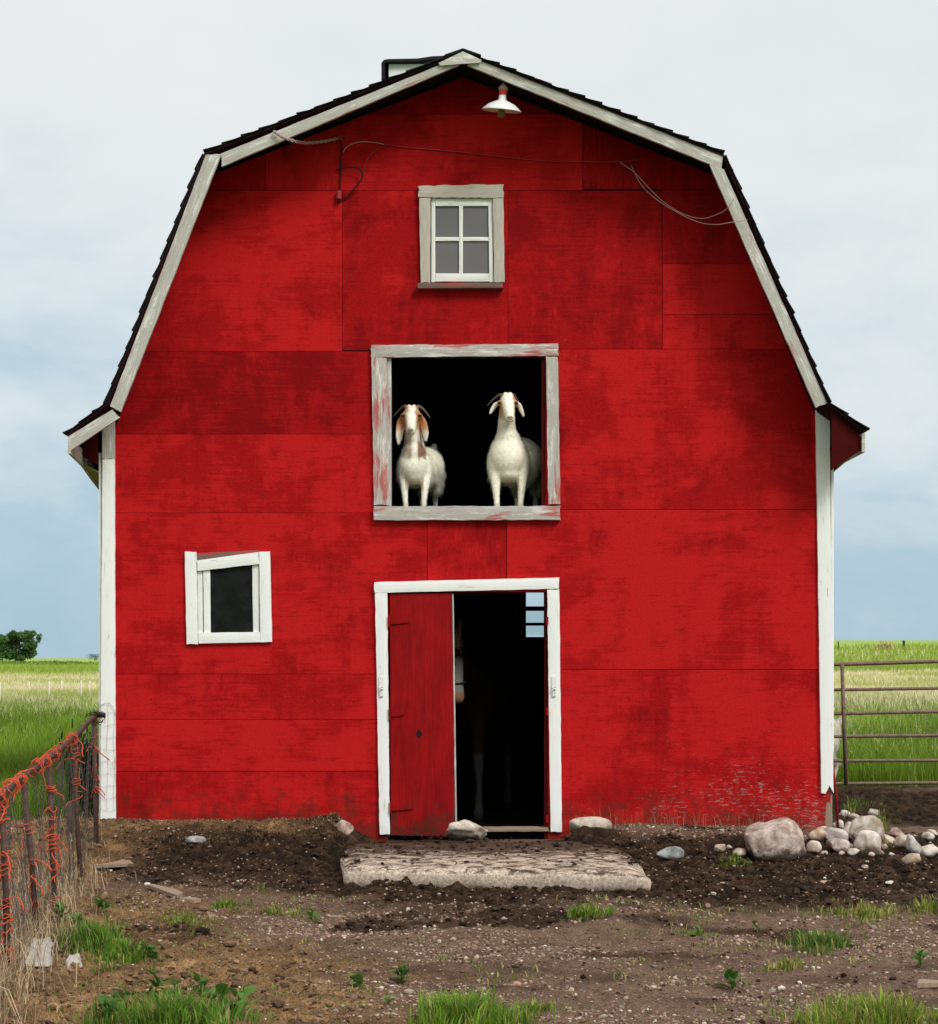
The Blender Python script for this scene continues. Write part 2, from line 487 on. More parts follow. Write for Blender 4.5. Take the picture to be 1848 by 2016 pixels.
M_REDSHADE = mat_plain('shaded_red_paint', (0.060, 0.005, 0.005), 0.85, 0.4, 9.0, spec=0.06)  # barn red darkened: the shade under the eave is put into the colour
M_SOFFIT = mat_plain('mossy_soffit_ply', (0.22, 0.18, 0.05), 0.85, 0.35, 6.0)
M_SHINGLE = mat_shingle()
M_DECK = mat_plain('tarred_roof_edge', (0.022, 0.010, 0.010), 0.9, 0.4, 9.0, spec=0.1)
M_INSIDE = mat_plain('shade_dark_timber', (0.016, 0.012, 0.010), 0.9, 0.4, 4.0, spec=0.1)  # old wood taken near black, deepening the inside's shade by colour
M_ROCK = mat_rock()
M_CONC = mat_concrete()
M_RUST = mat_rust()
M_GATE = mat_rust('brown_gate_paint', (0.10, 0.055, 0.042), (0.24, 0.15, 0.115))
M_BLACKWIRE = mat_plain('black_cable_rubber', (0.012, 0.008, 0.008), 0.7, 0.3, 30)
M_WIRE = mat_plain('galvanised_wire', (0.10, 0.09, 0.085), 0.6, 0.3, 30, metal=0.3)
M_REDWIRE = mat_plain('red_painted_wire', (0.36, 0.03, 0.03), 0.6, 0.3, 30)
M_PINKWIRE = mat_plain('faded_pink_cable', (0.50, 0.33, 0.31), 0.6, 0.3, 30)
M_TWINE = mat_plain('orange_baler_twine', (0.62, 0.10, 0.042), 0.8, 0.35, 40, bumpd=0.002)
M_ENAMEL = mat_plain('white_enamel', (0.80, 0.80, 0.78), 0.32, 0.04, 8, spec=0.5, bumpd=0.0005)
M_BULB = mat_plain('dusty_bulb_glass', (0.22, 0.12, 0.11), 0.3, 0.2, 8, spec=0.5)
M_DRIFTWOOD = mat_board('grey_scrap_wood', (0.36, 0.31, 0.25), 0.9, 0.0, (0.27, 0.20, 0.145), 0.3)
M_SCRAP = mat_plain('white_feed_sack', (0.40, 0.38, 0.34), 0.8, 0.2, 14)
M_SOILIN = mat_plain('dark_earth_floor', (0.014, 0.010, 0.008), 0.95, 0.4, 6.0, spec=0.1)

def mat_pane_grey():
    m, nt, b = newmat('dusty_sky_grey_pane')
    o = nd(nt, 'ShaderNodeTexCoord').outputs['Object']
    n = noise(nt, o, 3.5, 4, 0.6)
    f = noise(nt, o, 220, 3, 0.7)
    c = mixc(nt, n, (0.125, 0.115, 0.118), (0.17, 0.15, 0.155))  # dirt and reflected sky put together into one opaque grey
    c = mixc(nt, math_(nt, 'MULTIPLY', f, 0.5), c, (0.10, 0.12, 0.12))
    setp(nt, b, color=c, rough=0.5, spec=0.3)
    return m
M_PANE = mat_pane_grey()

def mat_pane_black():
    m, nt, b = newmat('grimy_dark_room_pane')
    o = nd(nt, 'ShaderNodeTexCoord').outputs['Object']
    f = noise(nt, scaled(nt, o, (60, 1, 22)), 1.0, 7, 0.8, 1.0)
    n = noise(nt, o, 7, 5, 0.65)
    c = mixc(nt, maprange(nt, n, 0.35, 0.7), (0.0035, 0.004, 0.004), (0.012, 0.013, 0.013))  # black stands for the unlit room behind the glass
    c = mixc(nt, maprange(nt, f, 0.73, 0.78), c, (0.25, 0.20, 0.13))
    setp(nt, b, color=c, rough=0.45, spec=0.15)
    return m
M_PANEB = mat_pane_black()

def mat_glass(name, rough, col):
    m, nt, b = newmat(name)
    setp(nt, b, color=col, rough=rough, trans=1.0)
    b.inputs['IOR'].default_value = 1.1
    return m
M_CLEAR = mat_glass('clear_glass', 0.02, (0.9, 0.95, 0.97))
M_FROST = mat_glass('dusty_glass', 0.25, (0.72, 0.80, 0.82))

# ================================================================ GROUND
BARN_L, BARN_R, BARN_BACK = -2.80, 2.76, 8.0

def g_base(x, y):
    x = np.asarray(x, float); y = np.asarray(y, float)
    wl = np.interp(x, [-6, -3.6, -2.9, -2.2, -1.6, -1.2, -1.02, -0.86, -0.72, 0.72, 0.84, 1.3, 2.0, 2.7, 3.3, 6],
                   [0.0, 0.04, 0.11, 0.10, 0.095, 0.11, 0.15, 0.03, -0.05, -0.05, 0.05, 0.075, 0.05, 0.03, 0.0, 0.0])
    t = sstep(-1.55, -0.12, y)
    z = -0.12 + (wl + 0.12) * t
    z = z + 0.028 * np.exp(-((y + 2.12) / 0.16) ** 2) * sstep(-0.75, -0.35, x) * sstep(1.0, 0.7, x) * (0.4 + 1.1 * vnoise(x * 4, y * 0, 5))
    # open ground beside and behind the barn, the pasture climbs gently far off to the right
    far = sstep(40, 260, y) * sstep(0.0, 60, x) * 3.3 * np.clip(y / 250, 0, 1.6)
    z = z + far
    inside = (x > BARN_L - 0.0) & (x < BARN_R + 0.0) & (y > 0.03) & (y < BARN_BACK)
    return np.where(inside, -0.16, z)

def core_w(x, y):
    return sstep(7.5, 5.5, np.abs(x)) * sstep(-10, -9, y) * sstep(7.0, 4.5, y)

def masks(x, y):
    """dark muck, gravel, tan trampled straw: shares of the yard's surface"""
    n1 = fbm(x * 1.1 + 3, y * 1.6, 11, 4); n2 = fbm(x * 3.1, y * 4.2, 23, 4); n3 = fbm(x * 0.7 + 9, y * 0.9, 37, 3)
    w = (n1 - 0.5) * 1.5
    muck = sstep(-3.5, -2.5, y + w * 1.1 + (n2 - 0.5) * 1.2 + np.where(x < 0, 0.25 * x, 0.12 * x)) * sstep(-0.15, -0.75, y + w * 0.5 + (n2 - 0.5) * 0.5)
    muck = np.maximum(muck * sstep(-2.75, -2.1, x + w * 0.4), sstep(0.56, 0.70, n1 + 0.25 * (n3 - 0.5)) * sstep(-6.6, -3.5, y) * 0.85)
    muck = np.maximum(muck, sstep(0.25, 0.8, y) * sstep(2.7, 3.2, x) * sstep(4.9, 3.6, y))
    tan = sstep(0.0, -1.3, x + 0.55 * (y + 5.6) + w * 0.9) * sstep(-2.2, -3.4, y + w * 0.6)
    tan = np.maximum(tan, sstep(-0.85, -0.4, y + w * 0.4) * sstep(-0.9, -1.3, x) * 0.9 * sstep(-1.1, -0.35, y))
    tan = np.maximum(tan, sstep(-2.0, -2.4, x + 0.14 * (y + 0.0) * -1 + w * 0.3) * sstep(0.6, -0.2, y))
    gravel = np.clip(1 - muck, 0, 1) * np.clip(1 - tan, 0, 1) * sstep(-0.4, 0.15, n2 - 0.42 + 0.6 * (n3 - 0.4))
    return muck, np.clip(tan, 0, 1), np.clip(gravel, 0, 1), n1, n2

def hoofs(x, y, cell=0.27):
    """hoof prints: a pressed pit with a raised rim, scattered by cells"""
    cx, cy = np.floor(x / cell), np.floor(y / cell); out = np.zeros(np.shape(x))
    for i in (-1, 0, 1):
        for j in (-1, 0, 1):
            a, b = cx + i, cy + j
            hx_ = (a + 0.15 + 0.7 * vhash(a, b, 5)) * cell; hy_ = (b + 0.15 + 0.7 * vhash(a, b, 6)) * cell
            on = vhash(a, b, 7) > 0.45; r = np.hypot(x - hx_, (y - hy_) * 0.8) * (0.8 + 0.5 * vhash(a, b, 8))
            out = out + on * (-0.042 * np.exp(-(r / 0.045) ** 4) + 0.016 * np.exp(-((r - 0.066) / 0.022) ** 2))
    return out

def ground_z(x, y):
    x = np.asarray(x, float); y = np.asarray(y, float)
    b = g_base(x, y)
    w = core_w(x, y)
    muck, tan, gravel, n1, n2 = masks(x, y)
    rough = 0.42 + 0.95 * np.clip(muck + tan * 0.75, 0, 1)
    h = (fbm(x * 1.3, y * 1.3, 3, 3) - 0.5) * 0.07
    pits = fbm(x * 5.5, y * 5.5, 5, 3)
    h = h + (pits - 0.5) * 0.075 * rough - sstep(0.62, 0.80, pits) * 0.03 * rough
    h = h + (fbm(x * 15, y * 15, 6, 3) - 0.5) * 0.068 * rough
    h = h + hoofs(x, y) * (0.25 + 0.75 * np.clip(muck + tan * 0.8, 0, 1)) * sstep(0.35, 0.6, fbm(x * 0.8, y * 0.8, 41, 2) + 0.15)
    cl = vnoise(x * 34, y * 34, 8)
    h = h + (cl - 0.5) ** 2 * 0.03 * rough
    flat = sstep(0.0, 0.35, np.abs(y + 0.02)) * 0.75 + 0.25
    return b + h * w * flat

def G(px, py):
    """where the sight line through a picture position meets the ground"""
    px = np.asarray(px, float); py = np.asarray(py, float)
    z = np.full(np.broadcast(px, py).shape, -0.08)
    for _ in range(12):
        d = (EYE - z) * FPX / (py - CY)
        x = (px - CX) * d / FPX
        z = 0.5 * z + 0.5 * ground_z(x, d - DIST)
    return x, d - DIST, ground_z(x, d - DIST)

def Gp(px, py):
    x, y, z = G(np.array([px]), np.array([py]))
    return float(x[0]), float(y[0]), float(z[0])

def grow(a, b, step, f):
    out = [a]
    while (out[-1] < b) if b > a else (out[-1] > b):
        out.append(out[-1] + (step if b > a else -step)); step *= f
    return out[1:]
fx = list(np.arange(-4.6, 5.3, 0.022)); fy = list(np.arange(-7.6, 0.9, 0.022))
xs = np.array(sorted(grow(-4.6, -2500, 0.03, 1.16)) + fx + grow(fx[-1], 2500, 0.03, 1.16))
fy += list(np.arange(fy[-1] + 0.03, 4.9, 0.034))
ys = np.array(sorted(grow(-7.6, -400, 0.03, 1.18)) + fy + grow(fy[-1], 4500, 0.04, 1.11))
XX, YY = np.meshgrid(xs, ys)
X1, Y1 = XX.ravel(), YY.ravel()
Z1 = ground_z(X1, Y1)
nx, ny = len(xs), len(ys)
idx = np.arange(nx * ny).reshape(ny, nx)
F = np.stack([idx[:-1, :-1], idx[:-1, 1:], idx[1:, 1:], idx[1:, :-1]], -1).reshape(-1, 4)
muck, tan, gravel, n1, n2 = masks(X1, Y1)
fine = fbm(X1 * 22, Y1 * 22, 51, 3)[:, None]
mid_ = fbm(X1 * 6, Y1 * 6, 61, 3)[:, None]
brown = np.array([0.052, 0.031, 0.019]); dark = np.array([0.0085, 0.0050, 0.0034]); grav = np.array([0.150, 0.098, 0.068]); tanc = np.array([0.205, 0.120, 0.055])
C = brown * (0.5 + 1.0 * mid_)
C = C * (1 - gravel[:, None] * 0.8) + grav * (0.55 + 0.9 * fine) * gravel[:, None] * 0.8
C = C * (1 - tan[:, None] * 0.85) + tanc * (0.35 + 1.2 * fine * mid_ * 2) * tan[:, None] * 0.85
mm = (muck * sstep(0.25, 0.5, mid_[:, 0] + 0.35 * muck))[:, None]
lump = sstep(0.42, 0.72, fbm(X1 * 15, Y1 * 15, 6, 3) * 0.6 + 0.4 * vnoise(X1 * 40, Y1 * 40, 9))[:, None]
C = C * (1 - mm * 0.94) + (dark * (0.4 + 1.2 * fine) + lump * np.array([0.044, 0.024, 0.012])) * mm * 0.94
core = core_w(X1, Y1)[:, None]
def mat_ground():
    m, nt, b = newmat('farmyard_earth')
    vc = nd(nt, 'ShaderNodeVertexColor', layer_name='Col')
    o = nd(nt, 'ShaderNodeTexCoord').outputs['Object']
    pos = nd(nt, 'ShaderNodeSeparateXYZ', {0: o})
    f1 = noise(nt, o, 85, 5, 0.75)
    f2 = noise(nt, o, 300, 3, 0.7)
    near = mixc(nt, maprange(nt, f1, 0.3, 0.7), mixc(nt, 1.0, vc.outputs[0], (0.38,) * 3, 'MULTIPLY'), mixc(nt, 1.0, vc.outputs[0], (1.75,) * 3, 'MULTIPLY'))
    near = mixc(nt, maprange(nt, f2, 0.60, 0.70, 0, 0.4), near, (0.24, 0.155, 0.105))
    # pasture: lush near, seed-headed and straw pale further out, green again at the rise
    w = noise(nt, scaled(nt, o, (0.05, 0.02, 1)), 1.0, 5, 0.65)
    t = noise(nt, scaled(nt, o, (0.5, 0.16, 1)), 1.0, 6, 0.7)
    yy = math_(nt, 'ADD', pos.outputs[1], math_(nt, 'MULTIPLY', math_(nt, 'SUBTRACT', w, 0.5), 60.0))
    green = mixc(nt, t, (0.08, 0.16, 0.012), (0.19, 0.29, 0.03))
    straw = mixc(nt, maprange(nt, t, 0.3, 0.7), (0.34, 0.37, 0.12), (0.58, 0.52, 0.30))
    farg = mixc(nt, t, (0.20, 0.30, 0.045), (0.34, 0.42, 0.10))
    fld = mixc(nt, maprange(nt, yy, 24, 46), green, straw)
    fld = mixc(nt, maprange(nt, yy, 190, 260), fld, farg)
    col = mixc(nt, vc.outputs[1], fld, near)
    setp(nt, b, color=col, rough=0.95, spec=0.12, normal=bump(nt, math_(nt, 'ADD', f1, math_(nt, 'MULTIPLY', f2, 0.5)), 0.7, 0.012))
    return m
ground = obj('ground', np.stack([X1, Y1, Z1], -1), F, mat_ground(), smooth=True, vcol=np.hstack([C, core]))
tag(ground, 'dark mucky farmyard earth with gravel running out into pasture', kind='structure')

# ================================================================ BARN
barn = thing('barn', 'weathered red gambrel-roofed barn with white trim and a loft opening', 'barn', (0, 0, 0))
OVER = -0.46
def prof(px, py):
    p = P(px, py, OVER); return (p[0], p[2])
LE, LF, LK, PK, RK, RF, RE = [prof(*p) for p in ((134, 858), (213, 797), (405, 304), (912, 106), (1424, 307), (1630, 796), (1704, 850))]
WALL = [(BARN_L, -0.3), (BARN_R, -0.3)]
def online(a, b, x):
    return (x, a[1] + (b[1] - a[1]) * (x - a[0]) / (b[0] - a[0]))
WALL += [online(RK, RF, BARN_R), RK, PK, LK, online(LF, LK, BARN_L)]
def inset(poly, dz):
    return [(x, z - dz if z > 1 else z) for x, z in poly]

def clip_poly(sub, clip):
    """convex clip, both counter-clockwise"""
    out = list(sub)
    for i in range(len(clip)):
        a, b = clip[i], clip[(i + 1) % len(clip)]
        inp, out = out, []
        for j in range(len(inp)):
            p, q = inp[j - 1], inp[j]
            sp = (b[0] - a[0]) * (p[1] - a[1]) - (b[1] - a[1]) * (p[0] - a[0])
            sq = (b[0] - a[0]) * (q[1] - a[1]) - (b[1] - a[1]) * (q[0] - a[0])
            if (sp >= 0) != (sq >= 0):
                t = sp / (sp - sq)
                out.append((p[0] + (q[0] - p[0]) * t, p[1] + (q[1] - p[1]) * t))
            if sq >= 0:
                out.append(q)
        if len(out) < 3:
            return []
    return out

def px_rect(x0, y0, x1, y1, Y=0.0):
    a = P(x0, y1, Y); b = P(x1, y0, Y)
    return (a[0], a[2], b[0], b[2])
HOLES = {'loft': px_rect(763, 703, 1075, 1000), 'door': px_rect(765, 1166, 1079, 1700),
         'upper': px_rect(848, 388, 974, 557), 'lower': px_rect(392, 1108, 512, 1252)}

def sheet(rect, holes, outline, y0, y1, back=False):
    """plate in the wall plane with rectangular openings, as verts and faces"""
    x0, z0, x1, z1 = rect
    cx = sorted({x0, x1, *[v for h in holes for v in (h[0], h[2]) if x0 < v < x1]})
    cz = sorted({z0, z1, *[v for h in holes for v in (h[1], h[3]) if z0 < v < z1]})
    key = {}; V = []; F = []
    def vid(p):
        k = (round(p[0], 5), round(p[1], 5))
        if k not in key:
            key[k] = len(V); V.append(k)
        return key[k]
    for i in range(len(cx) - 1):
        for j in range(len(cz) - 1):
            a, b, c, d = cx[i], cz[j], cx[i + 1], cz[j + 1]
            mx, mz = (a + c) / 2, (b + d) / 2
            if any(h[0] < mx < h[2] and h[1] < mz < h[3] for h in holes):
                continue
            q = clip_poly([(a, b), (c, b), (c, d), (a, d)], outline)
            ids = []
            for p in q:
                k = vid(p)
                if k not in ids: ids.append(k)
            if len(ids) >= 3:
                F.append(ids)
    n = len(V)
    verts = [(x, y0, z) for x, z in V] + [(x, y1, z) for x, z in V]
    faces = [tuple(f) for f in F]
    cnt = {}
    for f in F:
        for i in range(len(f)):
            e = (f[i], f[(i + 1) % len(f)])
            cnt[e] = cnt.get(e, 0) + 1
    for (a, b) in cnt:
        if (b, a) not in cnt:
            faces.append((b, a, a + n, b + n))
    if back:
        faces += [tuple(v + n for v in reversed(f)) for f in F]
    return verts, faces

ALLH = list(HOLES.values())
v, f = sheet((BARN_L, -0.3, BARN_R, 6.0), ALLH, inset(WALL, 0.012), 0.0, 0.09, True)
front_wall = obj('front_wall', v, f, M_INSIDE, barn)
PANELS = [  # picture rectangle, proud (mm), tone, grain upright
    (300, 40, 524, 376, 4, 0.42, 1), (524, 40, 672, 376, 6, 0.46, 1), (672, 40, 1147, 226, 2, 0.30, 0), (672, 226, 1147, 376, 5, 0.46, 0), (1147, 40, 1500, 374, 8, 0.22, 1),
    (230, 376, 675, 692, 2, 0.50, 0), (675, 376, 1001, 690, 3, 0.38, 0), (1001, 376, 1305, 688, 3, 0.36, 0),
    (1305, 374, 1620, 520, 2, 0.34, 0), (1305, 520, 1640, 620, 4, 0.60, 0), (1305, 620, 1660, 688, 2, 0.44, 0),
    (180, 692, 748, 855, 2, 0.28, 0), (180, 855, 748, 1010, 4, 0.46, 0), (748, 690, 1090, 1012, 3, 0.5, 0), (1090, 688, 1700, 1003, 3, 0.46, 0),
    (180, 1010, 842, 1327, 4, 0.50, 0), (842, 1012, 998, 1200, 2, 0.42, 1), (998, 1003, 1700, 1318, 4, 0.54, 0),
    (180, 1327, 770, 1416, 3, 0.50, 0), (180, 1416, 770, 1518, 4, 0.55, 0), (180, 1518, 770, 1740, 2, 0.46, 0), (1070, 1318, 1700, 1740, 2, 0.50, 0)]
for (a, b, c, d, pr, tone, vert) in PANELS:
    r = px_rect(a, b, c, d)
    gap = 0.0012 + 0.0016 * (random.random() ** 1.5)
    r = (r[0] + gap, r[1] + gap, r[2] - gap, r[3] - gap)
    r = (max(r[0], BARN_L + 0.004), max(r[1], -0.25), min(r[2], BARN_R - 0.004), r[3])
    v, f = sheet(r, ALLH, inset(WALL, 0.03), -0.010 - pr * 0.001, -0.001)
    obj('plywood_panel', v, f, M_RED, front_wall, color=(tone, vert, 0))

nm = MB(); rn_ = random.Random(21)
def nail(px, py):
    p = P(px, py, -0.012); x, z = p[0], p[2]
    if len(clip_poly([(x - 0.06, z - 0.06), (x + 0.06, z - 0.06), (x + 0.06, z + 0.06), (x - 0.06, z + 0.06)], inset(WALL, 0.03))) != 4: return
    if any(h[0] - 0.12 < x < h[2] + 0.12 and h[1] - 0.12 < z < h[3] + 0.12 for h in ALLH): return
    r = rn_.uniform(0.0028, 0.0048); y = -0.0195
    nm.add([(x + r * math.cos(k * 1.0472), y, z + r * math.sin(k * 1.0472)) for k in range(6)] + [(x, y - 0.002, z)], [(k, (k + 1) % 6, 6) for k in range(6)])
for (px_, a_, b_) in ((300, 880, 1580), (430, 400, 1580), (520, 392, 1050), (602, 400, 1600), (681, 392, 1600), (838, 400, 660), (1008, 392, 660), (1112, 400, 1600), (1240, 400, 1600), (1312, 392, 1600), (1430, 560, 1600), (1545, 720, 1600)):
    py_ = a_
    while py_ < b_:
        if rn_.random() < 0.8: nail(px_ + rn_.uniform(-2, 2), py_)
        py_ += rn_.uniform(34, 58)
for py_ in (384, 698, 1016, 1334):
    for px_ in range(240, 1600, 62):
        if rn_.random() < 0.7: nail(px_ + rn_.uniform(-8, 8), py_ + rn_.uniform(-2, 2))
tag(nm.build('nail_heads', mat_plain('rusty_nail', (0.10, 0.012, 0.010), 0.8, 0.4, 60), front_wall), kind='stuff')

# side and back walls, loft floor, earth floor: what closes the dark inside
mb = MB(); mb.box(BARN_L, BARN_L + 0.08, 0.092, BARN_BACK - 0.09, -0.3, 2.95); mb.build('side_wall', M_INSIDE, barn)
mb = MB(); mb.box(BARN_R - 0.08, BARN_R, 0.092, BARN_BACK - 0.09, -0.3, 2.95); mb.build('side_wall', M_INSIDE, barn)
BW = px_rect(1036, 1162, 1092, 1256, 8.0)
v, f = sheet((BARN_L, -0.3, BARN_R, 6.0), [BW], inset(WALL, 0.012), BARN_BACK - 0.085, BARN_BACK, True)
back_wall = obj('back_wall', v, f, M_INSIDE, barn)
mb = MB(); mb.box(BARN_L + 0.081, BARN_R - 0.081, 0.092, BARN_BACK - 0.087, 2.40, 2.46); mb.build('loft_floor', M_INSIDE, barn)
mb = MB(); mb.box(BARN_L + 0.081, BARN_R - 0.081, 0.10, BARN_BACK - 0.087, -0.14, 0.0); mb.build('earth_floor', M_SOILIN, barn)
# back window: three stacked panes with dark rails
bwn = MB()
bwn.box(BW[0], BW[2], 7.93, 7.96, BW[1] - 0.02, BW[1] + 0.012)
wf = bwn.build('back_window', M_INSIDE, barn)
m_ = MB(); m_.box(BW[0], BW[2], 7.93, 7.96, BW[3] - 0.012, BW[3] + 0.02); m_.build('head_rail', M_INSIDE, wf)
def zpx(py, Y): return P(0, py, Y)[2]
for (t, bo, mt) in ((1165, 1194, M_CLEAR), (1203, 1226, M_FROST), (1232, 1251, M_FROST)):
    m_ = MB(); m_.box(BW[0] + 0.004, BW[2] - 0.004, 7.942, 7.947, zpx(bo, 8) + 0.002, zpx(t, 8) - 0.002); m_.build('pane', mt, wf)
for (t, bo) in ((1194, 1203), (1226, 1232)):
    m_ = MB(); m_.box(BW[0], BW[2], 7.925, 7.965, zpx(bo, 8), zpx(t, 8)); m_.build('glazing_bar', M_INSIDE, wf)

# ---- boards traced as quads in their own plane
def board(name, quad, Y, thick, mat, parent, jit=0.0016, seg=0.06, torn=None):
    """quad: 4 picture positions, 0-1 and 3-2 run along the grain; Y is the front face"""
    q = [Vector(P(px, py, Y)) for px, py in quad]
    L = ((q[1] - q[0]).length + (q[2] - q[3]).length) / 2
    W = ((q[3] - q[0]).length + (q[2] - q[1]).length) / 2
    n = max(2, int(L / seg)); k = 3
    V, U, F = [], [], []
    rs = random.Random(hash(name) ^ int(quad[0][0] * 13 + quad[0][1] * 7))
    for i in range(n + 1):
        t = i / n
        a = q[0].lerp(q[1], t); b = q[3].lerp(q[2], t)
        for j in range(k + 1):
            s = j / k
            p = a.lerp(b, s)
            jx = rs.uniform(-jit, jit) if j in (0, k) else 0
            jl = rs.uniform(-jit, jit) * 2 if i in (0, n) else 0
            side = (b - a).normalized(); al = (q[1] - q[0]).normalized()
            p = p + side * jx + al * jl
            if torn and i == n:
                p = p - al * torn[j]
            yy = Y + (0.0025 if j in (0, k) or i in (0, n) else 0) + 0.0012 * math.sin(t * 7 + quad[0][0])
            V.append((p.x, yy, p.z)); U.append((t * L, s * W))
    m = len(V)
    for p, u in list(zip(V, U)):
        V.append((p[0], Y + thick, p[2])); U.append((u[0], u[1] + 0.01))
    def id_(i, j, o=0): return o + i * (k + 1) + j
    for i in range(n):
        for j in range(k):
            F.append((id_(i, j), id_(i + 1, j), id_(i + 1, j + 1), id_(i, j + 1)))
            F.append((id_(i, j, m), id_(i, j + 1, m), id_(i + 1, j + 1, m), id_(i + 1, j, m)))
        F.append((id_(i, 0), id_(i, 0, m), id_(i + 1, 0, m), id_(i + 1, 0)))
        F.append((id_(i, k), id_(i + 1, k), id_(i + 1, k, m), id_(i, k, m)))
    for j in range(k):
        F.append((id_(0, j), id_(0, j + 1), id_(0, j + 1, m), id_(0, j, m)))
        F.append((id_(n, j), id_(n, j, m), id_(n, j + 1, m), id_(n, j + 1)))
    o = obj(name, V, F, mat, parent, uv=U)
    return o

# corner boards
T = -0.042
board('corner_board', [(201, 828), (202, 903), (226, 903), (226, 820)], T, 0.027, M_GREY, barn)
board('corner_board', [(202, 904), (198, 1632), (228, 1632), (226, 904)], T, 0.027, M_WHITE, barn)
board('corner_board', [(1607, 806), (1618, 1562), (1642, 1562), (1634, 806)], T, 0.027, M_WHITE, barn, torn=[0.0, -0.004, 0.055, 0.004])
mb = MB(); mb.box(BARN_L - 0.022, BARN_L - 0.002, -0.010, 0.11, 0.05, 2.90); mb.build('corner_board_edge', M_WHITE, barn)
mb = MB(); mb.box(BARN_R + 0.002, BARN_R + 0.022, -0.010, 0.11, 0.62, 2.86); mb.build('corner_board_edge', M_WHITE, barn)
board('corner_post', [(1622, 1562), (1626, 1668), (1641, 1668), (1639, 1562)], -0.013, 0.05, M_DRIFTWOOD, barn)

# rake boards
Yr = OVER
board('rake_board', [(436, 302), (868, 127), (905, 127), (437, 328)], Yr, 0.03, M_GREY, barn)
board('rake_board', [(942, 116), (1425, 308), (1421, 332), (921, 128)], Yr, 0.03, M_GREY, barn)
board('rake_board', [(406, 304), (217, 800), (238, 811), (436, 303)], Yr, 0.03, M_GREY, barn)
board('rake_board', [(1426, 333), (1629, 793), (1607, 802), (1398, 324)], Yr, 0.03, M_GREY, barn)
board('rake_board', [(222, 806), (136, 858), (140, 886), (236, 822)], Yr, 0.03, M_GREY, barn)
# peak plate over the joint
pk = [(864, 124), (912, 101), (949, 118), (947, 123), (867, 129)]
vv = [P(a, b, Yr - 0.022) for a, b in pk] + [P(a, b, Yr - 0.001) for a, b in pk]
n5 = len(pk)
obj('peak_plate', vv, [tuple(range(n5))] + [tuple(range(2 * n5 - 1, n5 - 1, -1))] + [(i, i + n5, (i + 1) % n5 + n5, (i + 1) % n5) for i in range(n5)], M_GREY, barn,
    uv=[(p[0], p[2]) for p in vv])

# ---- roof deck
roofp = [LE, LF, LK, PK, RK, RF, RE]
Y0, Y1_ = OVER - 0.006, BARN_BACK + 0.3
def sag(i, y):
    """the left eave droops behind the corner"""
    return (-0.20 * float(sstep(0.0, 1.5, y + 0.46)) if i == 0 else 0.0)
ysamp = [Y0, 0.0, 0.4, 0.8, 1.2, 1.6, 2.4, 4.0, 6.0, Y1_]
nrm = []
for i in range(len(roofp) - 1):
    a, b = roofp[i], roofp[i + 1]
    dx, dz = b[0] - a[0], b[1] - a[1]; l = math.hypot(dx, dz)
    nrm.append((-dz / l, dx / l))
V, F = [], []
m = len(ysamp)
vn = []
for i in range(len(roofp)):
    a = nrm[max(i - 1, 0)]; b = nrm[min(i, len(nrm) - 1)]
    s = (a[0] + b[0], a[1] + b[1]); l = math.hypot(*s); c = (s[0] / l, s[1] / l)
    k = 1 / max(0.5, c[0] * a[0] + c[1] * a[1]); vn.append((c[0] * k, c[1] * k))
TH = 0.012
for layer in (0.0, TH):
    for i, p in enumerate(roofp):
        for y in ysamp:
            V.append((p[0] + vn[i][0] * layer, y, p[1] + vn[i][1] * layer + sag(i, y)))
nl = len(roofp) * m
def rid(i, j, o): return o * nl + i * m + j
for i in range(len(roofp) - 1):
    for j in range(m - 1):
        F.append((rid(i, j, 0), rid(i + 1, j, 0), rid(i + 1, j + 1, 0), rid(i, j + 1, 0)))
        F.append((rid(i, j, 1), rid(i, j + 1, 1), rid(i + 1, j + 1, 1), rid(i + 1, j, 1)))
    F.append((rid(i, 0, 0), rid(i, 0, 1), rid(i + 1, 0, 1), rid(i + 1, 0, 0)))
    F.append((rid(i, m - 1, 0), rid(i + 1, m - 1, 0), rid(i + 1, m - 1, 1), rid(i, m - 1, 1)))
for j in range(m - 1):
    F.append((rid(0, j, 0), rid(0, j + 1, 0), rid(0, j + 1, 1), rid(0, j, 1)))
    e = len(roofp) - 1
    F.append((rid(e, j, 0), rid(e, j, 1), rid(e, j + 1, 1), rid(e, j + 1, 0)))
roof = obj('roof', V, F, M_DECK, barn)

# ---- shingles: the verge ends one by one, the courses behind them joined
def shingle(a, b, nn, s, y0, y1, rs, expo, L):
    """one tapered shingle lying on slope a->b (downwards), its butt at distance s"""
    ux, uz = (b[0] - a[0]) / L, (b[1] - a[1]) / L
    t0, t1 = max(0.004, s - expo * 1.35), s + rs.uniform(-0.006, 0.008)
    lo = TH + 0.003
    hi0 = TH + 0.008; hi1 = TH + 0.015 + rs.uniform(0, 0.008)
    lb = TH + 0.008
    curl = rs.uniform(0, 0.008)
    V = []
    ym = (y0 + y1) / 2
    for (t, l, h) in ((t0, lo, hi0), ((t0 + t1) / 2, lo + 0.003, (hi0 + hi1) / 2 - 0.002), (t1, lb, hi1)):
        for w in (l, h):
            for y in (y0 + rs.uniform(-0.012, 0.012) , y1):
                V.append([a[0] + ux * t + nn[0] * w, y, a[1] + uz * t + nn[1] * w + (curl if t == t1 else 0)])
    F = []
    for r in range(2):
        o = r * 4
        F += [(o, o + 1, o + 5, o + 4), (o + 2, o + 6, o + 7, o + 3), (o, o + 4, o + 6, o + 2), (o + 1, o + 3, o + 7, o + 5)]
    F += [(0, 2, 3, 1), (8, 9, 11, 10)]
    return V, F
rs = random.Random(3)
slopes = [(LF, LE, 0, 0), (LK, LF, 1, 0), (PK, LK, 2, 0), (PK, RK, 3, 0), (RK, RF, 4, 0), (RF, RE, 5, 0)]
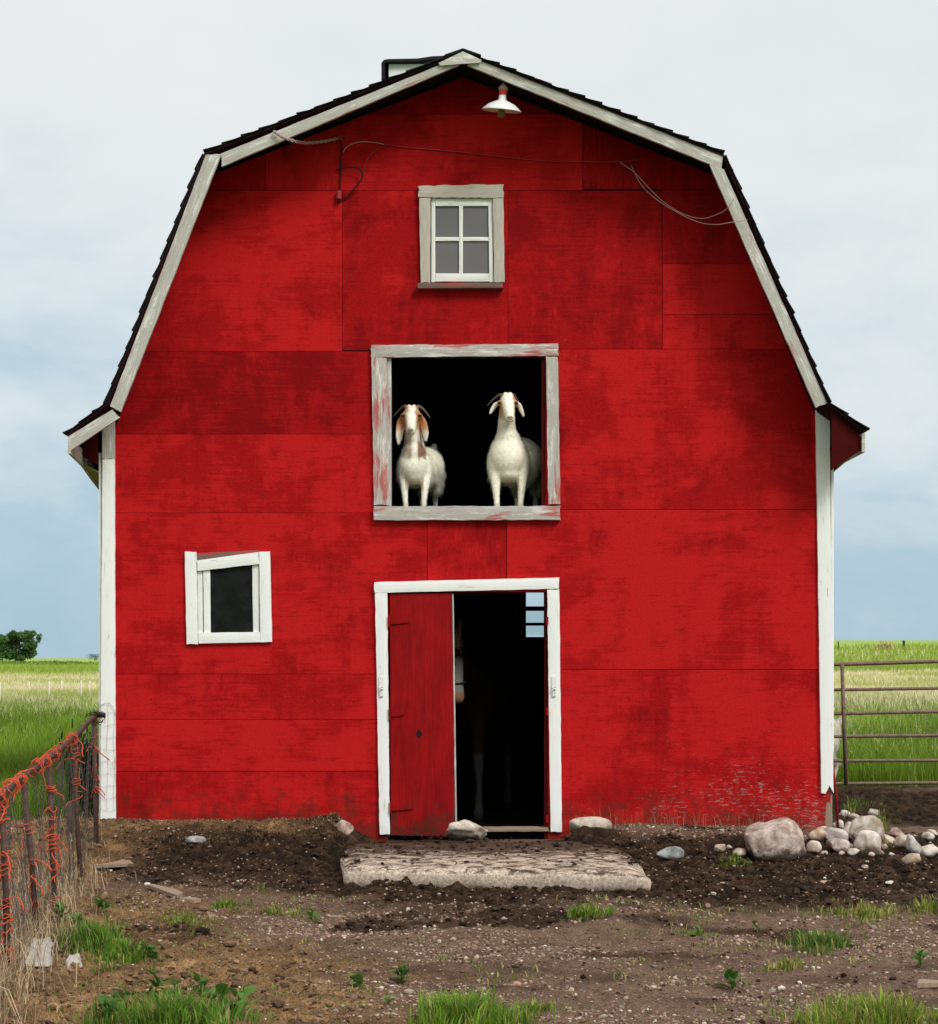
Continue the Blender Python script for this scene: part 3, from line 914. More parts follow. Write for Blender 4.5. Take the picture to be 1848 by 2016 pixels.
rest_v, rest_f = [], []
for (a, b, ni, _) in slopes:
    L = math.hypot(b[0] - a[0], b[1] - a[1]); nn = nrm[ni]
    ncr = max(2, round(L / 0.142)); expo = L / ncr
    for c in range(1, ncr + 1):
        s = c * expo + (0.02 if c == ncr and ni in (0, 5) else 0.0)
        yedge = OVER - 0.022
        wd = rs.uniform(0.2, 0.36)
        sv, sf = shingle(a, b, nn, s, yedge, yedge + wd, rs, expo, L)
        if ni == 0:
            pass
        obj('shingle', sv, sf, M_SHINGLE, roof)
        y = yedge + wd + 0.004
        while y < BARN_BACK + 0.3:
            w2 = rs.uniform(0.2, 0.36)
            sv, sf = shingle(a, b, nn, s, y + 0.012, min(y + w2, BARN_BACK + 0.33), rs, expo, L)
            if ni == 0:
                for p in sv:
                    fr = ((p[0] - a[0]) / (b[0] - a[0]))
                    p[2] += sag(0, p[1]) * max(0, min(1, fr))
            o = len(rest_v); rest_v += sv; rest_f += [tuple(i + o for i in q) for q in sf]
            y += w2 + 0.004
tag(obj('shingle_courses', rest_v, rest_f, M_SHINGLE, roof), kind='stuff')
# ridge cap
mb = MB()
for sgn, k in ((-1, 2), (1, 3)):
    nn = nrm[k]; e = LK if sgn < 0 else RK
    L = math.hypot(e[0] - PK[0], e[1] - PK[1]); u = ((e[0] - PK[0]) / L, (e[1] - PK[1]) / L)
    V = []
    for t, w in ((0, TH + 0.010), (0.13, TH + 0.016)):
        for dw in (0, 0.009):
            for y in (OVER - 0.026, BARN_BACK + 0.33):
                V.append((PK[0] + u[0] * t + nn[0] * (w + dw) * (t > 0), y, PK[1] + u[1] * t + (nn[1] if t else 1.09) * (w + dw)))
    mb.add(V, [(0, 1, 5, 4), (2, 6, 7, 3), (0, 4, 6, 2), (1, 3, 7, 5), (0, 2, 3, 1), (4, 5, 7, 6)])
mb.build('ridge_cap', M_SHINGLE, roof)

# eave ends: fascia, boxed soffit
def eave(side):
    e = LE if side < 0 else RE
    w = BARN_L if side < 0 else BARN_R
    zf = e[1] - (0.15 if side > 0 else 0.13)
    # fascia along the eave
    fv, ff = [], []
    x0, x1 = (e[0], e[0] + 0.022) if side < 0 else (e[0] - 0.022, e[0])
    for y in ysamp:
        yy = max(y, OVER + 0.002)
        s = sag(0, yy) if side < 0 else 0
        fv += [(x0, yy, e[1] - 0.012 + s), (x1, yy, e[1] - 0.012 + s), (x1, yy, zf + s), (x0, yy, zf + s)]
    for j in range(len(ysamp) - 1):
        for k in range(4):
            k2 = (k + 1) % 4
            ff.append((j * 4 + k, j * 4 + k2, j * 4 + 4 + k2, j * 4 + 4 + k))
    ff += [(0, 3, 2, 1), tuple(len(fv) - 4 + k for k in range(4))]
    obj('fascia', fv, ff, M_GREY, barn, uv=[(p[1], p[2]) for p in fv])
    # sloping soffit board from the fascia foot to the wall
    zw = zf - (0.10 if side > 0 else 0.06)
    xe = x1 + 0.001 if side < 0 else x0 - 0.001
    xw = w - 0.024 if side < 0 else w + 0.024
    fv, ff = [], []
    for y in ysamp:
        yy = max(y, -0.02)
        s = sag(0, yy) if side < 0 else 0
        fv += [(xe, yy, zf + 0.012 + s), (xw, yy, zw + 0.012 + s * 0.9), (xw, yy, zw + s * 0.9), (xe, yy, zf + s)]
    for j in range(len(ysamp) - 1):
        for k in range(4):
            k2 = (k + 1) % 4
            ff.append((j * 4 + k, j * 4 + k2, j * 4 + 4 + k2, j * 4 + 4 + k))
    ff += [(0, 3, 2, 1), tuple(len(fv) - 4 + k for k in range(4))]
    obj('soffit', fv, ff, M_SOFFIT, barn)
    # red end board closing the box
    f_ = RF if side > 0 else LF
    tri = [(xe, e[1] - 0.03), (xe, zf + 0.02), (xw, zw + 0.02), (xw, online(e, f_, xw)[1] - 0.03)]
    y0 = -0.055
    if side > 0:
        y0 = OVER + 0.035; xw2 = 2.683
        tri = [(xe, e[1] - 0.03), (xe, zf + 0.02), (xw2, zw - 0.03), (xw2, online(e, f_, xw2)[1] - 0.03)]
    vv = [(x, y0, z) for x, z in tri] + [(x, y0 + 0.016, z) for x, z in tri]
    obj('eave_end_board', vv, [(0, 1, 2, 3), (7, 6, 5, 4), (0, 4, 5, 1), (1, 5, 6, 2), (2, 6, 7, 3), (3, 7, 4, 0)], M_REDSHADE, barn)
eave(-1); eave(1)

# roof vent box on the left slope
DY = 0.85
a = P(766, 126, DY); b = P(846, 210, DY)
vent = MB(); vent.box(a[0], b[0] + 0.12, DY, DY + 0.7, b[2] - 0.12, a[2]); vent = vent.build('roof_vent', M_WHITE, barn)
mb = MB()
capq = [P(752, 130, DY), P(757, 124, DY), P(766, 122.5, DY), P(822, 121.5, DY), P(852, 117, DY), P(880, 116, DY)]
V = []
for p in capq:
    for dz in (0.0, 0.022):
        for y in (DY - 0.05, DY + 0.78):
            V.append((p[0], y, p[2] + dz - 0.012))
F = []
for i in range(len(capq) - 1):
    o = i * 4
    F += [(o, o + 4, o + 5, o + 1), (o + 2, o + 3, o + 7, o + 6), (o, o + 2, o + 6, o + 4), (o + 1, o + 5, o + 7, o + 3)]
F += [(0, 1, 3, 2), (len(V) - 4, len(V) - 2, len(V) - 1, len(V) - 3)]
obj('vent_cap', V, F, M_SHINGLE, vent)
p0 = P(752, 128, DY); p1 = P(756, 160, DY)
mb = MB(); mb.box(p0[0], p0[0] + 0.028, DY - 0.045, DY + 0.76, p1[2], p0[2]); mb.build('vent_flap', M_SHINGLE, vent)

# ---------------------------------------------------------------- windows and door of the barn
FT = -0.045      # front of the casings
# upper window
uw = MB(); r_ = HOLES['upper']
uw.box(r_[0] - 0.0, r_[2] + 0.0, 0.03, 0.034, r_[1], r_[3])
uw = uw.build('upper_window', M_INSIDE, barn)
board('casing', [(824, 366), (992, 362), (992, 389), (825, 388)], FT - 0.006, 0.034, M_WINF, uw, 0.004, 0.03)
board('casing', [(826, 390), (829, 556), (848, 556), (848, 388)], FT, 0.028, M_WINF, uw, 0.002)
board('casing', [(971, 388), (974, 556), (994, 555), (992, 388)], FT, 0.028, M_WINF, uw, 0.002)
board('sill', [(823, 556.5), (991, 556), (991, 566), (823, 567)], -0.085, 0.075, M_SILL, uw)
SY = -0.024
board('sash_stile', [(850, 390), (850, 555), (857.5, 555), (857.5, 390)], SY, 0.03, M_SASH, uw, 0.0005)
board('sash_stile', [(962, 390), (964, 555), (972.5, 555), (970, 390)], SY, 0.03, M_SASH, uw, 0.0005)
board('sash_rail', [(858, 391), (961.7, 391), (961.7, 405), (858, 405)], SY, 0.028, M_SASH, uw, 0.0005)
board('sash_rail', [(858, 538), (963.5, 538), (963.5, 554), (858, 554)], SY, 0.028, M_SASH, uw, 0.0005)
board('glazing_bar', [(904.5, 405.4), (904.5, 537.6), (912, 537.6), (912, 405.4)], SY + 0.002, 0.024, M_SASH, uw, 0.0004)
board('glazing_bar', [(858, 466.5), (904.2, 466.5), (904.2, 474), (858, 474)], SY + 0.004, 0.02, M_SASH, uw, 0.0004)
board('glazing_bar', [(912.3, 466.5), (962.5, 466.5), (962.5, 474), (912.3, 474)], SY + 0.004, 0.02, M_SASH, uw, 0.0004)
for (a, b, c, d) in ((857, 405, 905, 467), (911.5, 405, 962, 467), (857, 473.5, 905, 538), (911.5, 473.5, 963, 538)):
    q = px_rect(a, b, c, d); m_ = MB(); m_.box(q[0], q[2], -0.006, -0.002, q[1], q[3]); m_.build('pane', M_PANE, uw)

# lower window, its casings knocked askew
r_ = HOLES['lower']; lw = MB(); lw.box(r_[0], r_[2], 0.035, 0.04, r_[1], r_[3]); lw = lw.build('lower_window', M_INSIDE, barn)
board('casing', [(364, 1086), (368, 1268), (390, 1268), (387, 1086)], FT - 0.002, 0.03, M_WHITE, lw, 0.0015)
board('casing', [(511, 1086), (513, 1265), (536, 1264), (532, 1085)], FT - 0.002, 0.03, M_WHITE, lw, 0.0015)
board('casing', [(388, 1103), (509, 1087), (511, 1110), (389, 1124)], FT - 0.006, 0.028, M_WHITE, lw, 0.0015)
board('casing', [(391, 1246), (512.5, 1244), (512.5, 1264), (391, 1267)], FT, 0.028, M_WHITE, lw, 0.0015)
board('backing_strip', [(388, 1089), (511, 1083), (511, 1100), (388, 1104)], -0.022, 0.008, M_SILL, lw)
board('sash_stile', [(389, 1120), (391, 1246), (400, 1246), (399, 1120)], -0.026, 0.02, M_SASH, lw, 0.0006)
board('sash_stile', [(400.5, 1118), (402, 1246), (415, 1246), (414, 1118)], -0.032, 0.026, M_WHITE, lw, 0.0006)
board('sash_stile', [(497, 1105), (499, 1246), (511, 1246), (511, 1105)], -0.028, 0.022, M_SASH, lw, 0.0006)
q = px_rect(413, 1105, 500, 1248); m_ = MB(); m_.box(q[0], q[2], -0.012, -0.004, q[1], q[3]); m_.build('pane', M_PANEB, lw)

# loft opening
lo = MB(); q = HOLES['loft']
lo.box(q[0] - 0.001, q[0] + 0.03, -0.012, 0.11, q[1], q[3]); lo = lo.build('loft_frame', M_FRAME, barn)
m_ = MB(); m_.box(q[2] - 0.03, q[2] + 0.001, -0.012, 0.11, q[1], q[3]); m_.build('jamb', M_REDSHADE, lo)
board('casing', [(731, 679), (1099, 676.5), (1100, 700), (731, 703)], FT, 0.03, M_FRAME, lo, 0.0025)
board('casing', [(732, 704), (737, 994), (766, 994), (762, 704)], FT, 0.03, M_FRAME, lo, 0.0025)
board('casing', [(1076, 702), (1080, 993), (1104, 993), (1099, 701)], FT, 0.03, M_FRAME, lo, 0.0025)
board('sill', [(737, 996.5), (1104, 996), (1104, 1023), (737, 1024)], FT - 0.02, 0.05, M_FRAME, lo, 0.003)
a = P(740, 996, 0); b = P(1100, 996, 0)
m_ = MB(); m_.box(a[0], b[0], -0.06, 0.09, 2.462, 2.488); m_.build('threshold_plank', M_WINF, lo)

# door frame and the one leaf that hangs in it
df = board('door_frame', [(737, 1146), (1101, 1137), (1101, 1159), (738, 1167)], FT - 0.004, 0.034, M_WHITE, barn, 0.0015)
board('jamb_casing', [(739, 1168), (748, 1643), (768, 1643), (763, 1167)], FT, 0.03, M_WHITE, df, 0.002)
board('jamb_casing', [(1078, 1160.5), (1085, 1638), (1107, 1638), (1102, 1160)], FT, 0.03, M_WHITE, df, 0.002)
q = HOLES['door']
m_ = MB(); m_.box(q[2] - 0.026, q[2] + 0.001, -0.008, 0.11, -0.05, q[3]); m_.build('jamb', M_REDSHADE, df)
board('sill_plank', [(952, 1630), (1080, 1629), (1081, 1637), (952, 1638)], -0.03, 0.12, M_DRIFTWOOD, df)
leaf_rig = board('door_leaf', [(768, 1168), (770, 1644), (896, 1648), (890, 1168)], -0.030, 0.030, M_DOOR, df, 0.001)
board('leaf_edge', [(890.6, 1168), (896.8, 1646), (900.5, 1645), (893.6, 1170)], -0.024, 0.05, M_FRAME, leaf_rig, 0.0008)
def hinge(px, py, w):
    m_ = MB()
    a = P(px, py, -0.04)
    m_.box(a[0] - 0.008, a[0] + 0.006, -0.062, -0.046, a[2] - 0.045, a[2] + 0.045)
    x1 = a[0] + w
    V = [(a[0] + 0.006, -0.041, a[2] + 0.026), (a[0] + 0.006, -0.041, a[2] - 0.026), (x1, -0.041, a[2] - 0.010), (x1, -0.041, a[2] + 0.008)]
    V += [(x, -0.031, z) for x, _, z in V]
    m_.add(V, [(0, 1, 2, 3), (0, 4, 5, 1), (1, 5, 6, 2), (2, 6, 7, 3), (3, 7, 4, 0)])
    return m_.build('strap_hinge', M_DOOR, leaf_rig)
hinge(767, 1223, 0.15); hinge(769, 1405, 0.11); hinge(770, 1590, 0.17)
a = P(826, 1444, -0.031); m_ = MB()
m_.lathe([(0.015, 0), (0.019, 0.002), (0.02, 0.006)], 12, Matrix.Rotation(R(90), 4, 'X') @ Matrix.Diagonal((1, 1.4, 1, 1)), (a[0], -0.031, a[2])); m_.build('latch_hole', M_INSIDE, leaf_rig)
def latch(px, py):
    m_ = MB(); a = P(px, py, FT)
    m_.box(a[0] - 0.016, a[0] + 0.016, FT - 0.007, FT - 0.001, a[2] + 0.02, a[2] + 0.10)
    m_.box(a[0] - 0.010, a[0] + 0.016, FT - 0.014, FT - 0.001, a[2] - 0.05, a[2] + 0.0)
    m_.tube([(a[0] - 0.014, FT - 0.006, a[2] + 0.018), (a[0], FT - 0.03, a[2] + 0.008), (a[0] + 0.016, FT - 0.006, a[2] + 0.0)], 0.006, 6)
    return m_.build('latch', M_SASH, df)
latch(751, 1358); latch(1091, 1358)
for py in (1222, 1400, 1612):
    a = P(1079, py, FT); m_ = MB(); m_.box(a[0] - 0.012, a[0] + 0.004, -0.058, -0.046, a[2] - 0.03, a[2] + 0.03); m_.build('hinge_stub', M_DOOR, df)

# ================================================================ things on the front wall
# lamp
lp = P(989, 205, -0.36)
lamp = thing('barn_lamp', 'white enamel barn lamp with red paint on its neck under the gable peak', 'lamp', lp)
rot = Matrix.Rotation(R(5), 4, 'Y') @ Matrix.Rotation(R(11), 4, 'X')
k = 13.7 / FPX
m_ = MB(); m_.lathe([(0.0, -0.016), (0.05, -0.020), (0.125, -0.044), (0.146, -0.050), (0.148, -0.044), (0.130, -0.028), (0.10, -0.002), (0.06, 0.016), (0.030, 0.028), (0.026, 0.07), (0.0, 0.07)], 40, rot)
sh = m_.build('shade', M_ENAMEL, lamp, True)
m_ = MB(); m_.lathe([(0.0, 0.068), (0.029, 0.068), (0.0315, 0.10), (0.031, 0.104), (0.0, 0.104)], 24, rot @ Matrix.Scale(1.0, 4)); m_.build('painted_collar', mat_plain('lamp_red_paint', (0.75, 0.045, 0.04), 0.5, 0.3, 30), lamp, True)
m_ = MB(); m_.lathe([(0.0, 0.102), (0.036, 0.102), (0.037, 0.112), (0.03, 0.126), (0.012, 0.142), (0.010, 0.152), (0.0, 0.152)], 24, rot); m_.build('cap', M_DRIFTWOOD, lamp, True)
m_ = MB(); m_.lathe([(0.0, -0.10), (0.018, -0.096), (0.03, -0.075), (0.026, -0.05), (0.016, -0.02), (0.0, -0.02)], 20, rot); m_.build('bulb', M_BULB, lamp, True)
m_ = MB(); m_.tube(smoothcurve([(0.004, 0.0, 0.12), (0.004, 0.06, 0.115), (0.004, 0.18, 0.08), (0.004, 0.345, 0.06)], 5), 0.011, 8); m_.build('arm', M_RUST, lamp, True)

def wire(name, pts, r, mat, label, twist=0):
    pts = [P(px, py, Y) for px, py, Y in pts]
    c = smoothcurve(pts, 8)
    m_ = MB()
    if twist:
        c = smoothcurve(pts, 14)
        for ph in (0, math.pi):
            q = []
            for i, p in enumerate(c):
                a = i * twist + ph
                q.append(p + Vector((math.sin(a) * 0.3, math.cos(a), math.sin(a))) * r * 0.9)
            m_.tube(q, r * 0.75, 5)
    else:
        m_.tube(c, r, 5)
    o = m_.build(name, mat, None, True)
    return tag(o, label, 'cable')
wire('twisted_cable', [(539, 258, -0.485), (560, 271, -0.49), (585, 279, -0.40), (612, 281, -0.18), (640, 278, -0.08), (668, 272, -0.03)], 0.0082, M_PINKWIRE,
     'twisted pale service cable slung from the left roof edge to the wall', 0.75)
wire('hanging_cable', [(668, 275, -0.03), (672, 285, -0.035), (673, 300, -0.03), (671, 312, -0.025), (670, 345, -0.022), (669, 372, -0.022)], 0.0055, M_BLACKWIRE,
     'black cable hanging straight down between the two wall insulators')
wire('looped_cable', [(663, 335, -0.03), (676, 331, -0.05), (692, 329, -0.07), (706, 331, -0.07), (714, 340, -0.065), (713, 352, -0.06), (704, 364, -0.055), (696, 374, -0.045), (686, 385, -0.035), (674, 391, -0.03)], 0.0055, M_BLACKWIRE,
     'black cable curling in a loop right of the lower wall insulator')
wire('thin_wire', [(676, 300, -0.025), (682, 291, -0.03), (695, 283, -0.04), (715, 279, -0.035), (740, 281, -0.028), (756, 284, -0.024)], 0.003, M_PINKWIRE,
     'thin pale wire arching from the hanging black cable')
wire('thin_wire', [(717, 336, -0.04), (721, 320, -0.05), (732, 303, -0.05), (746, 292, -0.035), (762, 287, -0.026)], 0.003, M_REDWIRE,
     'thin red wire arching up from the black cable loop')
wire('painted_wire', [(756, 284, -0.024), (800, 290, -0.022), (870, 296, -0.022), (930, 302, -0.022), (1000, 310, -0.022), (1060, 316, -0.022), (1110, 319, -0.022), (1150, 318, -0.024), (1200, 319, -0.024), (1262, 315, -0.024)], 0.0035, M_REDWIRE,
     'long red painted wire stapled across the gable below the lamp')
wire('drooping_wire', [(1222, 320, -0.026), (1250, 340, -0.04), (1280, 372, -0.07), (1310, 400, -0.10), (1345, 421, -0.16), (1380, 430, -0.22), (1405, 425, -0.34), (1432, 411, -0.47), (1449, 386, -0.50)], 0.003, M_PINKWIRE,
     'pale wire drooping to the right rake board, the upper of two')
wire('drooping_wire', [(1243, 325, -0.026), (1262, 362, -0.05), (1290, 390, -0.08), (1330, 416, -0.14), (1375, 437, -0.22), (1410, 442, -0.34), (1440, 438, -0.475), (1472, 433, -0.50)], 0.003, M_PINKWIRE,
     'pale wire drooping to the right rake board, the lower of two')
def insulator(px, py, label, s=1.0):
    a = P(px, py, -0.03)
    t = thing('wall_insulator', label, 'insulator', (a[0], a[1], a[2]))
    m_ = MB(); m_.lathe([(0, -0.034 * s), (0.022 * s, -0.034 * s), (0.024 * s, -0.02 * s), (0.016 * s, 0.0), (0.022 * s, 0.02 * s), (0.018 * s, 0.032 * s), (0, 0.034 * s)], 16, None, (0, -0.012, 0)); m_.build('spool', M_REDWIRE, t, True)
    m_ = MB(); m_.box(-0.008 * s, 0.008 * s, -0.02, 0.02, -0.05 * s, -0.034 * s); m_.build('bracket', M_BLACKWIRE, t)
insulator(671, 272, 'small red insulator where the twisted cable meets the wall', 0.6)
insulator(668, 385, 'red spool insulator at the foot of the hanging black cable', 1.0)

# ================================================================ slab, stones, scraps
def ico(sub):
    bm = bmesh.new(); bmesh.ops.create_icosphere(bm, subdivisions=sub, radius=1.0)
    v = np.array([p.co[:] for p in bm.verts]); f = [[q.index for q in p.verts] for p in bm.faces]
    bm.free(); return v, f
ICO = {s: ico(s) for s in (1, 2, 3, 4)}

def rock_mesh(w, d, h, seed, angular=0.4, sub=3, pointed=0.0):
    v, f = ICO[sub]
    r = np.random.default_rng(seed)
    v = v.copy()
    # boxier than a ball
    p = 2.6
    nrmv = (np.abs(v) ** p).sum(1) ** (1 / p)
    v = v / nrmv[:, None]
    for _ in range(int(10 * angular) + 2):        # chopped facets
        n = r.normal(size=3); n /= np.linalg.norm(n)
        dd = v @ n; lim = r.uniform(0.56, 0.90)
        v = v - np.outer(np.clip(dd - lim, 0, None), n) * 0.97
    o = r.uniform(-50, 50, 3)
    for sc, am in ((1.6, 0.13), (3.6, 0.06), (8.0, 0.035)):
        n = fbm(v[:, 0] * sc + o[0] + v[:, 2] * 1.7, v[:, 1] * sc + o[1] - v[:, 2] * sc * 0.8, int(seed) % 97, 3) - 0.5
        v = v * (1 + am * 2 * n)[:, None]
    if pointed:
        t = np.clip((v[:, 2] + 1) / 2, 0, 1); v[:, 0] *= 1 - pointed * t; v[:, 1] *= 1 - pointed * t
    v -= (v.max(0) + v.min(0)) / 2
    v /= (v.max(0) - v.min(0)) / 2
    return v * np.array([w / 2, d / 2, h / 2]), f

def rock(box, color, label, name='stone', ang=0.4, depth=0.85, bury=0.16, tilt=0.0, seed=None, pointed=0.0, group=None, sub=3, zfix=None):
    x0, y0, x1, y1 = box
    gx, gy, gz = Gp((x0 + x1) / 2, y1)
    dcam = gy + DIST
    w = (x1 - x0) * dcam / FPX; h = (y1 - y0) * dcam / FPX
    if y0 > 1590 and x0 > 1580 and y1 < 1690:
        w *= 1.2; h *= 1.28; ang = min(1.2, ang + 0.45)
    hh = h * (1 + bury)
    v, f = rock_mesh(w, w * depth, hh, seed or int(x0 * 7 + y0 * 3), ang, sub, pointed)
    if tilt:
        c, s = math.cos(R(tilt)), math.sin(R(tilt))
        v = np.stack([v[:, 0] * c - v[:, 2] * s, v[:, 1], v[:, 0] * s + v[:, 2] * c], -1)
        sz = v.max(0) - v.min(0); v = v * np.array([w / sz[0], 1, hh / sz[2]])
    gy2 = gy + w * depth * 0.38
    if zfix is not None:
        dcam = (EYE - zfix) * FPX / (y1 - CY); gy2 = dcam - DIST + w * depth * 0.4; gx = ((x0 + x1) / 2 - CX) * dcam / FPX; gz = zfix
    else:
        gz = max(gz, float(ground_z(np.array([gx]), np.array([gy2]))[0]) - 0.22 * h)
    v[:, 2] += hh / 2 - h * bury
    o = obj(name, v, f, M_ROCK, None, True, color=color, loc=(gx, gy2, gz))
    return tag(o, label, 'stone' if name == 'stone' else name, group)

def C4(a, b, c, d): k = 1.3528; return ((1700 + a / 2.31) / k, (2100 + b / 2.31) / k, (1700 + c / 2.31) / k, (2100 + d / 2.31) / k)
def C3(a, b, c, d): k = 1.3528; return ((700 + a / 1.68) / k, (2100 + b / 1.68) / k, (700 + c / 1.68) / k, (2100 + d / 1.68) / k)
def C8(a, b, c, d): k = 1.3528; return ((150 + a / 2.174) / k, (2100 + b / 2.174) / k, (150 + c / 2.174) / k, (2100 + d / 2.174) / k)

# slab: worn concrete with broken edges
sl = thing('doorstep_slab', 'broad worn concrete slab lying before the barn door', 'slab', (0, 0, 0))
top = [(680, 1660), (1208, 1655), (1240, 1668), (1264, 1692), (1280, 1716), (676, 1706)]
def slab_pt(px, py, z=-0.012):
    d = (EYE - z) * FPX / (py - CY); return ((px - CX) * d / FPX, d - DIST)
poly = [slab_pt(*p) for p in top]
bmn = 46; bmm = 44
V, F = [], []
xl = lambda t: np.interp(t, [0, 1], [poly[5][0], poly[0][0]])
for j in range(bmm + 1):
    t = j / bmm                        # 0 front, 1 back
    yf = poly[5][1] * (1 - t) + poly[0][1] * t
    yr = poly[4][1] * (1 - t) + poly[1][1] * t
    xr = np.interp(t, [0, 0.35, 0.75, 1.0], [poly[4][0], poly[3][0], poly[2][0], poly[1][0]])
    for i in range(bmn + 1):
        s = i / bmn
        x = xl(t) * (1 - s) + xr * s; y = yf * (1 - s) + yr * s
        e = min(s, 1 - s) * (xr - xl(t)); e2 = t * 2.0
        edge = min(e, e2)
        jn = (float(fbm(np.array([x * 6.0]), np.array([y * 6.0]), 71, 3)[0]) - 0.5)
        fr = max(0, 1 - edge / 0.12)
        if i in (0, bmn): x += jn * 0.07
        if j == 0: y += jn * 0.035
        z = -0.012 + jn * 0.022 - 0.022 * fr ** 2 * (1.2 + jn * 3) - (0.03 * max(0, s - 0.93) / 0.07)
        V.append((x, y, z))
n0 = len(V)
idr = [i for i in range(bmn + 1)] + [j * (bmn + 1) + bmn for j in range(1, bmm + 1)] + [bmm * (bmn + 1) + i for i in range(bmn - 1, -1, -1)] + [j * (bmn + 1) for j in range(bmm - 1, 0, -1)]
for j in range(bmm):
    for i in range(bmn):
        a = j * (bmn + 1) + i
        F.append((a, a + 1, a + bmn + 2, a + bmn + 1))
prev = idr
cx0, cy0 = 0.2, -1.0
for (dz, sc) in ((-0.018, 1.006), (-0.06, 1.004), (-0.11, 0.992), (-0.22, 0.99)):
    cur = []
    for q in idr:
        x, y, z = V[q]
        jn = float(fbm(np.array([x * 9 + dz * 60]), np.array([y * 9]), 75, 2)[0]) - 0.5
        cur.append(len(V)); V.append((cx0 + (x - cx0) * (sc + jn * 0.008), cy0 + (y - cy0) * (sc + jn * 0.009), z + dz))
    for k in range(len(idr)):
        k2 = (k + 1) % len(idr)
        F.append((prev[k2], prev[k], cur[k], cur[k2]))
    prev = cur
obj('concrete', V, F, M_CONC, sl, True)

PK1 = (0.50, 0.40, 0.34); PALE = (0.62, 0.56, 0.48); TAN = (0.50, 0.40, 0.29); PINK = (0.52, 0.36, 0.32); WHT = (0.72, 0.68, 0.62); BLU = (0.20, 0.24, 0.25)
rock(C4(665, 185, 1060, 437), (0.50, 0.39, 0.34), 'large pinkish grey boulder with a pale top by the right barn corner', 'boulder', 0.35, 0.8, 0.12, sub=4, seed=4, pointed=0.22)
rock(C3(828, 150, 1000, 240), (0.56, 0.49, 0.40), 'rough pitted tan stone holding the red door leaf', 'stone', 0.5, 0.6, 0.02, seed=31, sub=4, zfix=-0.012)
rock(C3(1385, 137, 1560, 215), (0.44, 0.38, 0.29), 'smooth oval stone against the wall right of the door frame', 'stone', 0.15, 0.4, 0.1, seed=32, zfix=0.0)
rock(C3(308, 150, 402, 228), (0.42, 0.27, 0.21), 'upright flat reddish stone on the dirt bank left of the slab', 'stone', 0.3, 0.3, 0.05, tilt=-24, seed=33, zfix=0.0)
rock(C8(740, 308, 862, 342), (0.34, 0.36, 0.38), 'flat grey-blue stone on the dark soil under the small window', 'stone', 0.3, 0.9, 0.5, seed=34)
rock(C4(115, 352, 290, 430), (0.22, 0.27, 0.28), 'blue-grey lumpy stone lying between the slab and the boulder', 'stone', 0.5, 0.7, 0.3, seed=35)
rock(C4(45, 262, 110, 330), WHT, 'white stone beside the grass tuft at the wall', seed=36)
rock(C4(652, 210, 752, 262), (0.55, 0.035, 0.03), 'stone splashed with red paint behind the boulder', ang=0.1, seed=37)
rock(C4(602, 266, 682, 312), (0.56, 0.48, 0.38), 'pale tan stone touching the left flank of the boulder', seed=38)
rock(C4(535, 298, 590, 332), (0.52, 0.42, 0.33), 'small tan round stone left of the boulder, the farthest left', seed=39, ang=0.1)
rock(C4(545, 338, 582, 368), WHT, 'tiny white stone left of the boulder', seed=40)
rock(C4(470, 370, 545, 418), TAN, 'square tan stone behind the short grass, the left of two', seed=41, ang=0.6)
rock(C4(585, 368, 670, 420), (0.46, 0.36, 0.28), 'square tan stone behind the short grass, the right of two', seed=42, ang=0.6)
rock(C4(1025, 222, 1122, 300), (0.60, 0.50, 0.42), 'round cream stone at the barn corner right of the boulder', ang=0.08, seed=43)
rock(C4(1060, 312, 1195, 387), (0.58, 0.43, 0.31), 'orange-tan banded oval stone right of the boulder', ang=0.12, seed=44)
rock(C4(1048, 348, 1130, 420), (0.62, 0.48, 0.40), 'round peach stone wedged against the boulder foot', ang=0.08, seed=45)
rock(C4(1150, 264, 1285, 340), (0.46, 0.38, 0.36), 'long grey-pink stone in the middle of the stone pile', ang=0.25, seed=46, tilt=-12)
rock(C4(1108, 278, 1170, 318), (0.45, 0.14, 0.15), 'small stone tinged dark red in the stone pile', ang=0.15, seed=47)
rock(C4(1185, 328, 1300, 392), (0.48, 0.38, 0.35), 'rounded mauve stone in front of the long grey-pink one', ang=0.15, seed=48)
rock(C4(1248, 222, 1345, 312), (0.70, 0.64, 0.55), 'pale angular stone standing on end in the pile', ang=0.5, seed=49, tilt=24)
rock(C4(1340, 205, 1520, 345), (0.50, 0.43, 0.35), 'long tan slab-like stone leaning across the pile', ang=0.7, depth=0.6, seed=50, tilt=-30)
rock(C4(1355, 292, 1490, 402), (0.70, 0.60, 0.53), 'big white and pink mottled stone at the front of the pile', ang=0.3, seed=51, tilt=-14)
rock(C4(1510, 292, 1582, 350), (0.60, 0.50, 0.38), 'small tan block at the right end of the leaning slab', ang=0.5, seed=52)
rock(C4(1285, 325, 1328, 365), (0.55, 0.40, 0.28), 'small orange stone wedged between pale ones', ang=0.4, seed=53)
rock(C4(1338, 368, 1402, 412), WHT, 'white chip in front of the mottled stone', ang=0.5, seed=54)
rock(C4(1300, 390, 1365, 428), (0.74, 0.70, 0.64), 'flat white chip nearest the camera in the pile', ang=0.5, seed=55)
rock(C4(1595, 325, 1700, 397), (0.52, 0.42, 0.29), 'tan oblong stone right of the pile', ang=0.2, seed=56, tilt=-22)
rock(C4(1660, 275, 1748, 378), (0.42, 0.39, 0.36), 'pointed grey stone standing up right of the pile', ang=0.8, seed=57, pointed=0.6, tilt=8)
rock(C4(1755, 300, 1825, 336), WHT, 'white stone behind the pointed grey one', seed=58)
rock(C4(1738, 345, 1850, 407), (0.68, 0.62, 0.55), 'pale rounded stone at the right edge of the yard', ang=0.15, seed=59)
